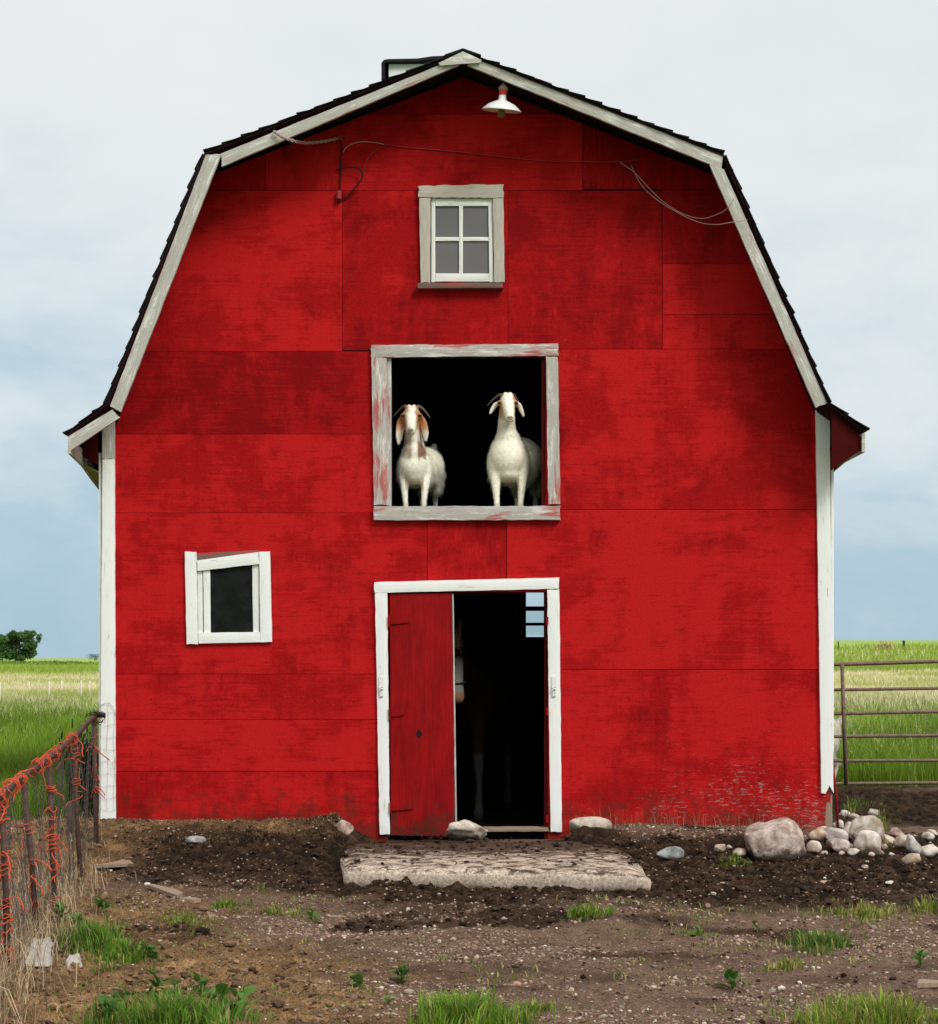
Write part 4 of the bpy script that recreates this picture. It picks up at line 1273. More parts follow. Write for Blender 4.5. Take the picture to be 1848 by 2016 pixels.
rock(C4(1630, 405, 1747, 472), (0.56, 0.45, 0.31), 'tan stone lying alone in front of the pile', ang=0.5, seed=60, tilt=10)
rock(C4(1240, 143, 1315, 182), WHT, 'flat white stone at the back of the pile by the rod', ang=0.5, seed=61)
rock(C4(1300, 172, 1385, 222), (0.66, 0.50, 0.46), 'pink-white stone at the back of the pile', ang=0.5, seed=62, tilt=-15)
rock(C4(1270, 208, 1330, 232), (0.45, 0.08, 0.07), 'small stone with red paint between the pale ones', ang=0.4, seed=63)
rock(C4(1375, 465, 1420, 498), (0.58, 0.46, 0.40), 'small pink stone on the dark soil below the pile', ang=0.2, seed=64)
rock(C4(1100, 538, 1182, 572), (0.55, 0.42, 0.30), 'flat tan stone on the soil below the boulder', ang=0.5, seed=65)
rock(C4(1035, 655, 1083, 686), WHT, 'single white cobble on the gravel right of centre', ang=0.1, seed=66)
rock(C4(500, 572, 555, 602), (0.60, 0.46, 0.34), 'small tan chip on the dark soil right of the slab', ang=0.5, seed=67)
rock(C8(507, 537, 548, 560), (0.80, 0.78, 0.74), 'bright white pebble on the dark soil left of the slab', ang=0.05, seed=68)
rock(C8(1210, 312, 1245, 340), (0.34, 0.24, 0.14), 'brown clod-like stone on the bank left of the slab', ang=0.3, seed=69)
rock(C4(1525, 570, 1580, 592), WHT, 'flat white chip on the soil at the right', ang=0.5, seed=70)

for i, (bx_, c_, lb_) in enumerate([
    ((1128, 392, 1168, 420), TAN, 'small tan pebble stone at the foot of the peach stone'), ((1205, 300, 1240, 326), PALE, 'small cream stone on top of the mauve one'),
    ((1418, 398, 1458, 424), TAN, 'small tan stone before the mottled white and pink one'), ((1498, 352, 1540, 382), PINK, 'small pink stone below the tan block'),
    ((1548, 356, 1586, 384), WHT, 'small white stone left of the tan oblong one'), ((1305, 292, 1345, 322), PK1, 'small grey stone under the pale angular one'),
    ((1470, 300, 1512, 330), PALE, 'small pale stone under the leaning slab'), ((1590, 300, 1630, 326), (0.40, 0.33, 0.28), 'small brown stone behind the tan oblong one'),
    ((1238, 392, 1272, 416), PINK, 'small rosy stone before the mauve one')]):
    rock(C4(*bx_), c_, lb_, ang=0.35, seed=200 + i, group='small stones filling the pile', sub=2)
for i, (bx_, c_, lb_, tl_) in enumerate([
    ((1395, 225, 1480, 285), (0.56, 0.48, 0.40), 'buff stone lying behind the big mottled one', 15), ((1560, 255, 1632, 302), PINK, 'dusky pink stone behind the tan block', -10),
    ((1205, 205, 1262, 248), PALE, 'cream stone between the corner post and the pale angular one', 0), ((1690, 372, 1742, 404), (0.46, 0.38, 0.30), 'brown stone at the foot of the pointed grey one', 0),
    ((1560, 385, 1618, 420), (0.62, 0.55, 0.47), 'pale stone left of the lone tan one', 12), ((1460, 385, 1512, 418), (0.50, 0.36, 0.29), 'reddish stone right of the big mottled one', -8),
    ((1790, 262, 1846, 296), (0.60, 0.53, 0.46), 'buff stone at the right edge behind the white one', 0), ((1420, 150, 1478, 190), (0.58, 0.50, 0.44), 'pale stone highest at the back of the pile', 0)]):
    rock(C4(*bx_), c_, lb_, ang=0.55, seed=300 + i, tilt=tl_)
def plank(pts, name, label, th=0.022, mat=M_DRIFTWOOD, cat='board'):
    V = []
    for px, py in pts:
        x, y, z = Gp(px, py)
        V.append((x, y, z + 0.004 + th))
    n = len(V); c = np.mean(np.array(V), 0); zc = c[2]
    tilt = 0.4
    T_ = [(p[0] - c[0], p[1] - c[1], (p[2] - zc) * tilt - 0.002) for p in V]
    vv = T_ + [(p[0], p[1], p[2] - th) for p in T_]
    f = [tuple(range(n)), tuple(range(2 * n - 1, n - 1, -1))] + [(i, i + n, (i + 1) % n + n, (i + 1) % n) for i in range(n)]
    o = obj(name, vv, f, mat, None, uv=[(p[0], p[1]) for p in vv], loc=tuple(c))
    return tag(o, label, cat)
def c8(a, b): k = 1.3528; return ((150 + a / 2.174) / k, (2100 + b / 2.174) / k)
plank([c8(225, 470), c8(420, 474), c8(452, 452), c8(415, 442), c8(330, 444)], 'scrap_board', 'pale scrap board lying flat near the fence')
plank([c8(525, 590), c8(700, 640), c8(735, 632), c8(700, 605), c8(560, 584)], 'scrap_board', 'long pointed scrap board lying slanted before the dark soil')
plank([c8(715, 662), c8(800, 668), c8(840, 660), c8(770, 640), c8(740, 650)], 'scrap_board', 'short broken board end beside the long pointed scrap')
plank([c8(1525, 298), c8(1605, 310), c8(1610, 303), c8(1540, 291)], 'scrap_board', 'thin stick of wood on the bank by the slab', 0.012)
plank([(1806, 1945), (1850, 1947), (1850, 1939), (1810, 1937)], 'scrap_board', 'pale stick at the right edge of the gravel', 0.02)
def sack(pts, label):
    base = [Gp(px, py) for px, py in pts]
    c = np.mean(np.array(base), 0)
    V, F = [], []
    n = 14
    p = [np.array(b) for b in base]
    for j in range(n + 1):
        for i in range(n + 1):
            s, t = i / n, j / n
            q = (p[0] * (1 - s) + p[1] * s) * (1 - t) + (p[3] * (1 - s) + p[2] * s) * t
            h = float(fbm(np.array([q[0] * 14]), np.array([q[1] * 14]), 91, 3)[0])
            e = min(s, 1 - s, t, 1 - t)
            V.append((q[0] - c[0] + (h - 0.5) * 0.05, q[1] - c[1] + (h - .5) * 0.05, q[2] - c[2] + 0.012 + 0.06 * h * min(1, e * 5)))
    m = len(V); V += [(x, y, z - 0.006) for x, y, z in V]
    for j in range(n):
        for i in range(n):
            a = j * (n + 1) + i
            F.append((a, a + 1, a + n + 2, a + n + 1)); F.append((m + a, m + a + n + 1, m + a + n + 2, m + a + 1))
    for k in range(n):
        F += [(k + 1, k, m + k, m + k + 1), (n * (n + 1) + k, n * (n + 1) + k + 1, m + n * (n + 1) + k + 1, m + n * (n + 1) + k),
              (k * (n + 1), (k + 1) * (n + 1), m + (k + 1) * (n + 1), m + k * (n + 1)), ((k + 1) * (n + 1) + n, k * (n + 1) + n, m + k * (n + 1) + n, m + (k + 1) * (n + 1) + n)]
    o = obj('feed_sack', V, F, M_SCRAP, None, True, loc=tuple(c))
    return tag(o, label, 'sack')
sack([(42, 1905), (100, 1912), (108, 1868), (50, 1862)], 'crumpled white sack against the wire netting at the left edge')
sack([(128, 1908), (164, 1906), (160, 1890), (134, 1892)], 'small white scrap lying in the grass beside the fence')

# leaning red rod at the right corner
a = P(1641, 1508, 0.05); b = Gp(1651, 1632)
m_ = MB(); m_.tube([(a[0] - b[0], a[1] - b[1], a[2] - b[2]), (-0.008, 0.02, 0.2), (0, 0, -0.03)], 0.009, 8)
tag(m_.build('leaning_rod', M_DOOR, None, True, loc=b), 'thin red rod leaning against the right barn corner', 'rod')

# ================================================================ scattered gravel and clods (past counting)
def scatter_mesh(name, pts, sizes, cols, mat, squash=0.65, label=None, sub=1):
    v, f = ICO[sub]; f = np.array(f)
    n = len(pts)
    r = np.random.default_rng(5)
    jit = 1 + r.uniform(-0.3, 0.3, (n, len(v)))
    ang = r.uniform(0, 6.28, n); c, s = np.cos(ang), np.sin(ang)
    sc = sizes[:, None] * r.uniform(0.65, 1.25, (n, 3)) * np.array([1, 1, squash])
    q = v[None] * jit[..., None] * sc[:, None, :]
    x = q[..., 0] * c[:, None] - q[..., 1] * s[:, None]; y = q[..., 0] * s[:, None] + q[..., 1] * c[:, None]
    V = np.stack([x + pts[:, 0:1], y + pts[:, 1:2], q[..., 2] + pts[:, 2:3]], -1).reshape(-1, 3)
    FF = (f[None] + (np.arange(n) * len(v))[:, None, None]).reshape(-1, 3)
    vc = np.repeat(cols, len(v), 0)
    o = obj(name, V, FF, mat, None, False, vcol=vc)
    return tag(o, label, kind='stuff')
N = 120000
qx = rng.uniform(-3.4, 4.6, N); qy = rng.uniform(-7.4, 0.0, N)
mk, tn, gr, a1, a2 = masks(qx, qy)
onslab = (qx > -0.98) & (qx < 1.05) & (qy > -2.2)
keep = (rng.uniform(0, 1, N) < (0.13 + 1.5 * gr ** 1.4 * sstep(0.36, 0.66, fbm(qx * 1.5, qy * 2.4, 131, 4)) + 0.03 * tn)) & ~onslab
qx, qy = qx[keep][:28000], qy[keep][:28000]
sz = np.clip(rng.lognormal(-5.2, 0.42, len(qx)), 0.003, 0.020)
qz = ground_z(qx, qy) + sz * 0.25
pal = np.array([[0.36, 0.26, 0.19], [0.25, 0.165, 0.118], [0.50, 0.40, 0.31], [0.14, 0.09, 0.064], [0.40, 0.24, 0.17], [0.25, 0.21, 0.18], [0.68, 0.60, 0.51]])
cols = pal[rng.choice(7, len(qx), p=[.24, .24, .1, .2, .12, .07, .03])] * rng.uniform(0.6, 1.05, (len(qx), 1))
M_VPEB = mat_vcol('pebble_stone', 0.85, 0.25)
scatter_mesh('gravel', np.stack([qx, qy, qz], -1), sz, cols, M_VPEB, 0.7, 'small pale pebbles scattered over the gravelly yard')
N = 80000
qx = rng.uniform(-3.6, 4.6, N); qy = rng.uniform(-7.4, 0.0, N)
mk, tn, gr, a1, a2 = masks(qx, qy)
onslab = (qx > -0.98) & (qx < 1.05) & (qy > -2.2)
keep = (rng.uniform(0, 1, N) < (0.16 + 0.5 * mk + 0.35 * tn)) & (~onslab | (rng.uniform(0, 1, N) < 0.10 + 0.25 * (qy > -1.2)))
qx, qy = qx[keep][:20000], qy[keep][:20000]
mk, tn, gr, a1, a2 = masks(qx, qy)
onslab = (qx > -0.98) & (qx < 1.1) & (qy > -2.1)
sz = np.clip(rng.lognormal(-4.85, 0.5, len(qx)), 0.004, 0.034) * np.where(mk + tn > 0.5, 1.15, 0.62)
qz = np.where(onslab, np.maximum(-0.008, ground_z(qx, qy)), ground_z(qx, qy)) + sz * 0.2
cols = np.where((tn > mk)[:, None], np.array([0.13, 0.082, 0.045]), np.array([0.036, 0.022, 0.014])) * rng.uniform(0.35, 1.8, (len(qx), 1))
scatter_mesh('dirt_clods', np.stack([qx, qy, qz], -1), sz, cols, mat_vcol('clod_soil', 0.95, 0.1, varscale=90, var=0.5, bumps=0.6, bscale=150), 0.5, 'crumbly dark clods of trodden muck and soil', 1)

# ================================================================ grass and weeds
M_GRASS = mat_vcol('grass_blade', 0.6, 0.25, 0.35)
M_STRAW = mat_vcol('dry_straw', 0.8, 0.15, 0.2)
def blades(name, x, y, z, h, w, cols, mat, label=None, bend=0.5, lean=None, flat=0.0, parent=None, aim=None):
    n = len(x)
    r = np.random.default_rng(n)
    a = r.uniform(0, 2 * np.pi, n) if aim is None else aim
    if lean is None: lean = r.uniform(0.1, 0.9, n) * bend
    dx, dy = np.cos(a) * lean, np.sin(a) * lean
    b = a + np.pi / 2 + r.uniform(-0.6, 0.6, n)
    wx, wy = np.cos(b) * w / 2, np.sin(b) * w / 2
    upk = 1 - flat
    V = np.zeros((n, 5, 3))
    V[:, 0] = np.stack([x - wx, y - wy, z - 0.01], -1); V[:, 1] = np.stack([x + wx, y + wy, z - 0.01], -1)
    mx, my, mz = x + dx * h * 0.35, y + dy * h * 0.35, z + h * 0.6 * upk
    V[:, 2] = np.stack([mx - wx * 0.8, my - wy * 0.8, mz], -1); V[:, 3] = np.stack([mx + wx * 0.8, my + wy * 0.8, mz], -1)
    V[:, 4] = np.stack([x + dx * h, y + dy * h, z + h * upk * (1 - 0.25 * lean)], -1)
    o = np.arange(n)[:, None] * 5
    me = bpy.data.meshes.new(name)
    quads = (np.array([[0, 1, 3, 2]]) + o); tris = (np.array([[2, 3, 4]]) + o)
    me.vertices.add(n * 5); me.vertices.foreach_set('co', V.astype(np.float32).ravel())
    lt = np.concatenate([quads.ravel(), tris.ravel()]).astype(np.int32)
    me.loops.add(len(lt)); me.loops.foreach_set('vertex_index', lt)
    ls = np.concatenate([np.arange(n) * 4, n * 4 + np.arange(n) * 3]).astype(np.int32)
    me.polygons.add(2 * n); me.polygons.foreach_set('loop_start', ls)
    me.update(calc_edges=True); me.validate()
    ca = me.color_attributes.new('Col', 'FLOAT_COLOR', 'POINT')
    vc = np.hstack([np.repeat(cols, 5, 0), np.ones((n * 5, 1))]).astype(np.float32)
    ca.data.foreach_set('color', vc.ravel())
    me.materials.append(mat)
    ob = bpy.data.objects.new(name, me); COL.objects.link(ob)
    if parent is not None: ob.parent = parent
    return tag(ob, label, kind='stuff')

def greens(n, base=(0.085, 0.155, 0.02), var=0.35, yellow=0.15):
    c = np.array(base) * np.array([1.5, 1.45, 1.15]) * rng.uniform(1 - var, 1 + var, (n, 1)) * np.array([1, 1, 1]) * rng.uniform(0.9, 1.1, (n, 3))
    yl = rng.uniform(0, 1, n) < yellow
    c[yl] = np.array([0.36, 0.32, 0.10]) * rng.uniform(0.7, 1.2, (yl.sum(), 1))
    return c

def patch(box, n, h, label, base=(0.085, 0.16, 0.02), w=0.006, yellow=0.1, bend=0.8, ragged=0.5):
    """grass growing on the ground shown inside an ellipse of the picture"""
    x0, y0, x1, y1 = box
    nt_ = max(6, n // 22)                              # tufts, thinning out towards a ragged rim
    ta = rng.uniform(0, 2 * np.pi, nt_); tr = np.abs(rng.normal(0, 0.52, nt_)) * (1 + ragged * (vnoise(ta * 1.6, ta * 0 + x0, 4) - 0.5))
    tr = np.where(tr > 1.25, rng.uniform(0, 1, nt_), tr)
    tx = (x0 + x1) / 2 + np.cos(ta) * tr * (x1 - x0) / 2 * 1.08; ty = np.maximum((y0 + y1) / 2 + np.sin(ta) * tr * (y1 - y0) / 2 * 1.05, 1585)
    gx, gy, gz = G(tx, ty)
    th = rng.uniform(0.45, 1.15, nt_) * (1.1 - 0.45 * np.clip(tr, 0, 1.2))
    ti = rng.integers(0, nt_, n)
    spread = 0.045 * rng.uniform(0.3, 1.0, nt_)[ti] * (0.6 + h * 4)
    ox = rng.normal(0, 1, n) * spread; oy = rng.normal(0, 1, n) * spread
    x = gx[ti] + ox; y = gy[ti] + oy; z = ground_z(x, y)
    hh = 0.72 * h * th[ti] * rng.uniform(0.4, 1.15, n)
    dirn = np.arctan2(oy, ox) + rng.normal(0, 0.6, n)
    tone = rng.uniform(0.72, 1.25, nt_)[ti][:, None]
    return blades('grass_patch', x, y, z, hh, w * rng.lognormal(-0.15, 0.5, n), greens(n, base, 0.38, yellow + 0.06) * tone, M_GRASS, label, bend, aim=dirn)
patch((1092, 1793, 1216, 1808), 700, 0.085, 'low green grass patch on the gravel right of the slab')
patch((815, 1985, 1010, 2040), 2600, 0.17, 'bright green grass clump at the bottom edge before the door', (0.10, 0.19, 0.022))
patch((185, 1975, 515, 2060), 4200, 0.17, 'lush green grass clump at the lower left', (0.075, 0.155, 0.02))
patch((95, 1822, 250, 1900), 2600, 0.15, 'ragged green grass along the fence foot', (0.07, 0.145, 0.018))
patch((180, 1862, 330, 1912), 900, 0.11, 'green grass spreading right of the fence grass', (0.08, 0.15, 0.02))
patch((1590, 1985, 1860, 2050), 4200, 0.16, 'wide yellow-green grass patch at the lower right corner', (0.11, 0.17, 0.022), yellow=0.25)
patch((1540, 1848, 1700, 1876), 1500, 0.12, 'spreading dark green grass tuft right of centre on gravel', (0.075, 0.13, 0.03))
patch((1615, 1785, 1790, 1818), 1300, 0.08, 'sparse yellowish grass on the gravel at the right', (0.11, 0.15, 0.03), yellow=0.4)
patch((1400, 1690, 1482, 1707), 1100, 0.05, 'short turf in front of the boulder', (0.075, 0.12, 0.02), yellow=0.1)
patch((1222, 1640, 1275, 1658), 700, 0.14, 'dark grass tuft at the wall right of the slab', (0.05, 0.10, 0.02), yellow=0.1)
patch((760, 1722, 890, 1738), 500, 0.07, 'grass growing under the left front edge of the slab', (0.08, 0.13, 0.02), yellow=0.3)
patch((1060, 1725, 1200, 1742), 300, 0.06, 'thin grass under the right front edge of the slab', (0.06, 0.10, 0.02), yellow=0.35)
patch((410, 1778, 480, 1792), 350, 0.07, 'small grass patch by the pointed scrap board', yellow=0.2)
patch((470, 1785, 620, 1810), 500, 0.06, 'thin grass strip left of the gravel', (0.09, 0.14, 0.025), yellow=0.35)
patch((300, 1800, 420, 1835), 500, 0.07, 'patchy grass between fence and gravel', (0.08, 0.14, 0.02), yellow=0.3)
patch((1650, 1655, 1790, 1690), 700, 0.07, 'grass and moss among the stones of the pile', (0.09, 0.13, 0.03), yellow=0.3)
patch((1690, 1590, 1770, 1660), 900, 0.09, 'grass growing along the back of the stone pile', (0.09, 0.14, 0.03), yellow=0.25)
patch((1655, 1575, 1700, 1620), 400, 0.16, 'loose grass tuft behind the red rod', (0.07, 0.12, 0.02), yellow=0.2)
patch((1790, 1775, 1860, 1810), 400, 0.09, 'grass at the right edge of the gravel', (0.10, 0.15, 0.03), yellow=0.3)
patch((1500, 1895, 1600, 1915), 350, 0.06, 'faint grass sprouting in the gravel', (0.10, 0.14, 0.03), yellow=0.5)
patch((1330, 1830, 1420, 1850), 160, 0.05, 'thin sprouts in the middle of the gravel', (0.09, 0.15, 0.03), yellow=0.3)
patch((1000, 1975, 1120, 1995), 260, 0.06, 'sparse sprouts right of the bottom grass clump', (0.10, 0.16, 0.03), yellow=0.3)
# sprinkled seedlings all over the yard
N = 2600
qx = rng.uniform(-3.2, 4.4, N); qy = rng.uniform(-7.2, -1.0, N)
mk, tn, gr, a1, a2 = masks(qx, qy)
k = (fbm(qx * 2.3 + 4, qy * 2.3, 77, 3) > 0.60) & (mk < 0.6) & ~((qx > -1) & (qx < 1.1) & (qy > -2.3))
qx, qy = qx[k], qy[k]; n = len(qx)
rep = 5
qx = np.repeat(qx, rep) + rng.normal(0, 0.03, n * rep); qy = np.repeat(qy, rep) + rng.normal(0, 0.03, n * rep)
blades('seedling_grass', qx, qy, ground_z(qx, qy), rng.uniform(0.015, 0.045, n * rep), rng.uniform(0.004, 0.009, n * rep), greens(n * rep, (0.09, 0.13, 0.03), 0.3, 0.3), M_GRASS, 'stray grass seedlings dotted over the yard', 1.8)

# hay and dead stems along the fence foot and bank
N = 9000
fy_ = rng.uniform(-7.2, 0.2, N)
fx_ = np.interp(fy_, [-7.2, -5.6, 0], [-1.9, -2.12, -2.9]) + rng.normal(-0.12, 0.16, N)
kk = (rng.uniform(0, 1, N) < np.interp(fy_, [-7, -4.5, -2.5, 0], [1, 0.9, 0.55, 0.12]))
fx_, fy_ = fx_[kk], fy_[kk]; n = len(fx_)
blades('dead_grass', fx_, fy_, ground_z(fx_, fy_), rng.uniform(0.04, 0.22, n) * np.interp(fy_, [-7, -3, 0], [1.25, 1, 0.6]), rng.uniform(0.002, 0.005, n),
       np.array([0.46, 0.35, 0.22]) * rng.uniform(0.4, 1.25, (n, 1)), M_STRAW, 'tangled dry straw-coloured grass along the fence', 1.3)
N = 5000
qx = rng.uniform(-2.95, -0.9, N); qy = rng.uniform(-0.75, -0.03, N)
blades('straw_litter', qx, qy, ground_z(qx, qy), rng.uniform(0.02, 0.07, N), rng.uniform(0.002, 0.004, N), np.array([0.27, 0.18, 0.095]) * rng.uniform(0.4, 1.2, (N, 1)), M_STRAW,
       'chopped straw litter on the bank against the wall', 1.6, flat=0.6)
N = 9000
qx = rng.uniform(-3.0, 0.6, N); qy = rng.uniform(-7.2, -2.4, N)
mk, tn, gr, a1, a2 = masks(qx, qy); k = rng.uniform(0, 1, N) < tn * 0.9
qx, qy = qx[k], qy[k]; n = len(qx)
blades('hay_litter', qx, qy, ground_z(qx, qy), rng.uniform(0.02, 0.08, n), rng.uniform(0.002, 0.004, n), np.array([0.33, 0.225, 0.12]) * rng.uniform(0.4, 1.2, (n, 1)), M_STRAW,
       'trampled hay litter on the lower left of the yard', 1.7, flat=0.7)
N = 260
qx = rng.uniform(0.8, 2.5, N); qy = rng.uniform(-0.25, -0.05, N)
blades('wall_stems', qx, qy, ground_z(qx, qy), rng.uniform(0.04, 0.16, N), np.full(N, 0.003), np.array([0.30, 0.20, 0.12]) * rng.uniform(0.5, 1.2, (N, 1)), M_STRAW, 'dry stems at the foot of the wall right of the door', 0.9)

# broad-leaved weeds
def leaf_mesh(name, L, W, col):
    V, F = [], []
    n = 6
    for i in range(n + 1):
        t = i / n
        w = W * math.sin(math.pi * min(1, t * 0.93 + 0.05)) ** 0.8 * (1 + 0.12 * (i % 2))
        z = L * (0.55 * t - 0.5 * t * t)
        V += [(-w / 2, L * t, z + 0.12 * w), (0, L * t, z), (w / 2, L * t, z + 0.12 * w)]
    for i in range(n):
        a = i * 3
        F += [(a, a + 1, a + 4, a + 3), (a + 1, a + 2, a + 5, a + 4)]
    me = bpy.data.meshes.new(name); me.from_pydata(V, [], F)
    ca = me.color_attributes.new('Col', 'FLOAT_COLOR', 'POINT'); ca.data.foreach_set('color', np.tile(np.array([*col, 1.0], dtype=np.float32), len(V)))
    me.materials.append(M_GRASS); me.shade_smooth()
    return me
LEAVES = [leaf_mesh('leaf', 0.075, 0.045, c) for c in ((0.10, 0.20, 0.035), (0.07, 0.155, 0.025), (0.13, 0.22, 0.05))]
def weed(px, py, n, size, label, tone=None):
    x, y, z = Gp(px, py)
    t = thing('weed_plant', label, 'weed', (x, y, z), 'broad-leaved weeds in the yard')
    r = random.Random(int(px * 3 + py))
    m_ = MB(); m_.tube([(0, 0, -0.02), (0.004, 0, 0.03 * size), (0.0, 0.004, 0.07 * size)], 0.004, 5); m_.build('stem', M_STEM, t)
    for i in range(n):
        o = bpy.data.objects.new('leaf', LEAVES[r.randrange(3) if tone is None else tone]); COL.objects.link(o); o.parent = t
        s = 0.85 * size * r.uniform(0.6, 1.2)
        o.scale = (s, s, s)
        o.location = (r.uniform(-0.02, 0.02) * size, r.uniform(-0.02, 0.02) * size, r.uniform(0.0, 0.07) * size)
        o.rotation_euler = (r.uniform(0.0, 0.9), r.uniform(-0.3, 0.3), r.uniform(0, 6.28))
M_STEM = mat_plain('weed_stem', (0.10, 0.15, 0.04), 0.7, 0.2, 20)
weed(705, 1945, 14, 0.75, 'low round-leaved weed left of the bottom grass clump', 2)
weed(790, 1935, 16, 0.8, 'leafy weed just above the bottom grass clump')
weed(765, 1978, 8, 0.45, 'tiny pale weed left of the bottom grass clump', 2)
weed(1440, 1950, 12, 1.0, 'leafy green weed standing in the gravel right of centre')
weed(620, 1815, 9, 0.75, 'small upright weed at the left edge of the gravel')
weed(300, 1890, 12, 1.0, 'leafy dock weed between fence and dark soil', 1)
weed(1375, 1840, 6, 0.6, 'small weed sprouting in the mid gravel')
weed(1490, 1832, 7, 0.55, 'small weed left of the yellowish grass')
weed(1812, 1905, 9, 0.9, 'upright weed near the right edge of the gravel')
for i, (px, py) in enumerate([(240, 1985), (300, 1965), (345, 1975), (395, 1960), (430, 1985), (210, 2005), (470, 2000)]):
    weed(px, py, 12, 1.15, ['broad-leaved weed at the left end of the lower left grass clump', 'broad-leaved weed in the lower left clump, second from its left end', 'broad-leaved weed in the middle of the lower left clump',
         'broad-leaved weed at the top of the lower left clump', 'broad-leaved weed in the right half of the lower left clump', 'broad-leaved weed at the bottom left of the lower left clump', 'broad-leaved weed at the right end of the lower left grass clump'][i], 1 if i % 2 else None)
for i, (px, py) in enumerate([(120, 1815), (150, 1835), (200, 1800)]):
    weed(px, py, 12, 1.0, ['broad-leaved weed at the foot of the third fence post', 'broad-leaved weed in the ragged fence grass', 'broad-leaved weed right of the fence grass'][i])

# ---- pasture
def pasture(side):
    xs_, ys_, hs, ws, cs = [], [], [], [], []
    def add(n, y0, y1, h0, h1, wd, colf, keepf=None):
        # even in 1/d so that the far field does not thin out too fast
        u = rng.uniform(1 / (y1 + DIST), 1 / (y0 + DIST), n) * 0.5 + 0
        d = np.where(rng.uniform(0, 1, n) < 0.6, 1 / rng.uniform(1 / (y1 + DIST), 1 / (y0 + DIST), n), rng.uniform(y0 + DIST, y1 + DIST, n))
        t = np.where(rng.uniform(0, 1, n) < 0.62, rng.uniform(0.18, 0.29, n), rng.uniform(0.09, 0.42, n)) * side
        x = t * d; y = d - DIST
        ok = np.ones(n, bool)
        if keepf is not None: ok = keepf(x, y)
        x, y, d = x[ok], y[ok], d[ok]
        nn = len(x)
        xs_.append(x); ys_.append(y); hs.append(rng.uniform(h0, h1, nn)); ws.append(wd * (d / 20) * rng.uniform(0.6, 1.3, nn)); cs.append(colf(nn, x, y))
    edge = (lambda x, y: (x < -2.95) & (y > 0.15 + 0.9 * vnoise(x * 2, x * 0, 3))) if side < 0 else (lambda x, y: (x > 2.9) & (y > 4.5 + 0.8 * vnoise(x * 2, x * 0, 3)))
    def lush(n, x, y):
        k = fbm(x * 0.5, y * 0.25, 15, 3)[:, None]
        return np.array([0.20, 0.315, 0.026]) * (0.45 + 1.05 * k) * rng.uniform(0.65, 1.25, (n, 1))
    def pale(n, x, y):
        k = (fbm(x * 0.28, y * 0.10, 19, 3) + rng.normal(0, 0.10, n)) > 0.53
        c = np.where(k[:, None], np.array([0.42, 0.48, 0.13]), np.array([0.74, 0.67, 0.42]))
        return c * rng.uniform(0.75, 1.15, (n, 1))
    add(62000, 0.2 if side < 0 else 4.5, 34, 0.14, 0.42, 0.009, lambda n, x, y: np.where((rng.uniform(0, 1, n) < 0.75 * sstep(8, 34, y + 14 * (fbm(x * 0.25, y * 0.12, 29, 3) - 0.5)))[:, None], pale(n, x, y), lush(n, x, y)), edge)
    add(20000, 14, 44, 0.3, 0.55, 0.008, lambda n, x, y: np.where((rng.uniform(0, 1, n) < sstep(10, 44, y + 18 * (fbm(x * 0.25, y * 0.12, 29, 3) - 0.5)))[:, None], pale(n, x, y), lush(n, x, y)))
    add(44000, 30, 120, 0.22, 0.5, 0.008, pale)
    add(13000, 110, 230, 0.4, 0.8, 0.007, lambda n, x, y: np.array([0.26, 0.36, 0.05]) * rng.uniform(0.7, 1.3, (n, 1)))
    x, y, h, w, c = [np.concatenate(a) for a in (xs_, ys_, hs, ws, cs)]
    return blades('pasture_grass', x, y, ground_z(x, y), h, w, c, M_GRASS, 'tall green and straw-pale pasture grass ' + ('left of the barn' if side < 0 else 'behind the metal gate'), 0.7)
pasture(-1); pasture(1)

# ================================================================ pipe fence on the left
fence = thing('pipe_fence', 'rusty pipe fence with wire netting and orange baler twine', 'fence', (0, 0, 0))
fp = []
for (bx, by, tx, ty) in ((191, 1662, 186, 1412), (161, 1731, 147, 1450), (111, 1792, 98, 1492), (77, 1846, 46, 1530), (17, 1908, 3, 1565)):
    b = Gp(bx, by)
    t = P(tx, ty, b[1])
    fp.append((Vector((b[0], b[1], b[2] - 0.12)), Vector(t)))
d_ = fp[-1][1] - fp[-2][1]; e_ = fp[-1][0] - fp[-2][0]
fp.append((fp[-1][0] + e_ * 1.2, fp[-1][1] + d_ * 1.2))
rail = smoothcurve([fp[0][1] + Vector((0.06, 0.10, 0.012))] + [q[1] for q in fp], 6)
M_T = M_TWINE
m_ = MB(); m_.tube(rail, 0.0175, 10); rail_o = m_.build('top_rail', M_RUST, fence, True)
rt = random.Random(12)
def helix(a, b, r, turns, wob=0.004, sag_=0.0):
    a, b = Vector(a), Vector(b); ax = (b - a).normalized(); u = ax.orthogonal().normalized(); w = ax.cross(u)
    n = max(8, int(turns * 9)); out = []; ph = rt.uniform(0, 6)
    for i in range(n + 1):
        t = i / n; ang = turns * 2 * math.pi * t + ph
        rr = r + rt.uniform(-wob, wob * 2)
        out.append(a.lerp(b, min(1, max(0, t + rt.uniform(-0.35, 0.35) / max(1, turns)))) + (u * math.cos(ang) + w * math.sin(ang)) * rr)
    return out
def loose(p, d, n=6, L=0.1):
    out = [Vector(p)]
    for i in range(n):
        d = (Vector(d) + Vector((rt.uniform(-0.5, 0.5), rt.uniform(-0.5, 0.5), -0.25 + rt.uniform(-0.4, 0.4)))).normalized()
        out.append(out[-1] + d * L / n)
    return out
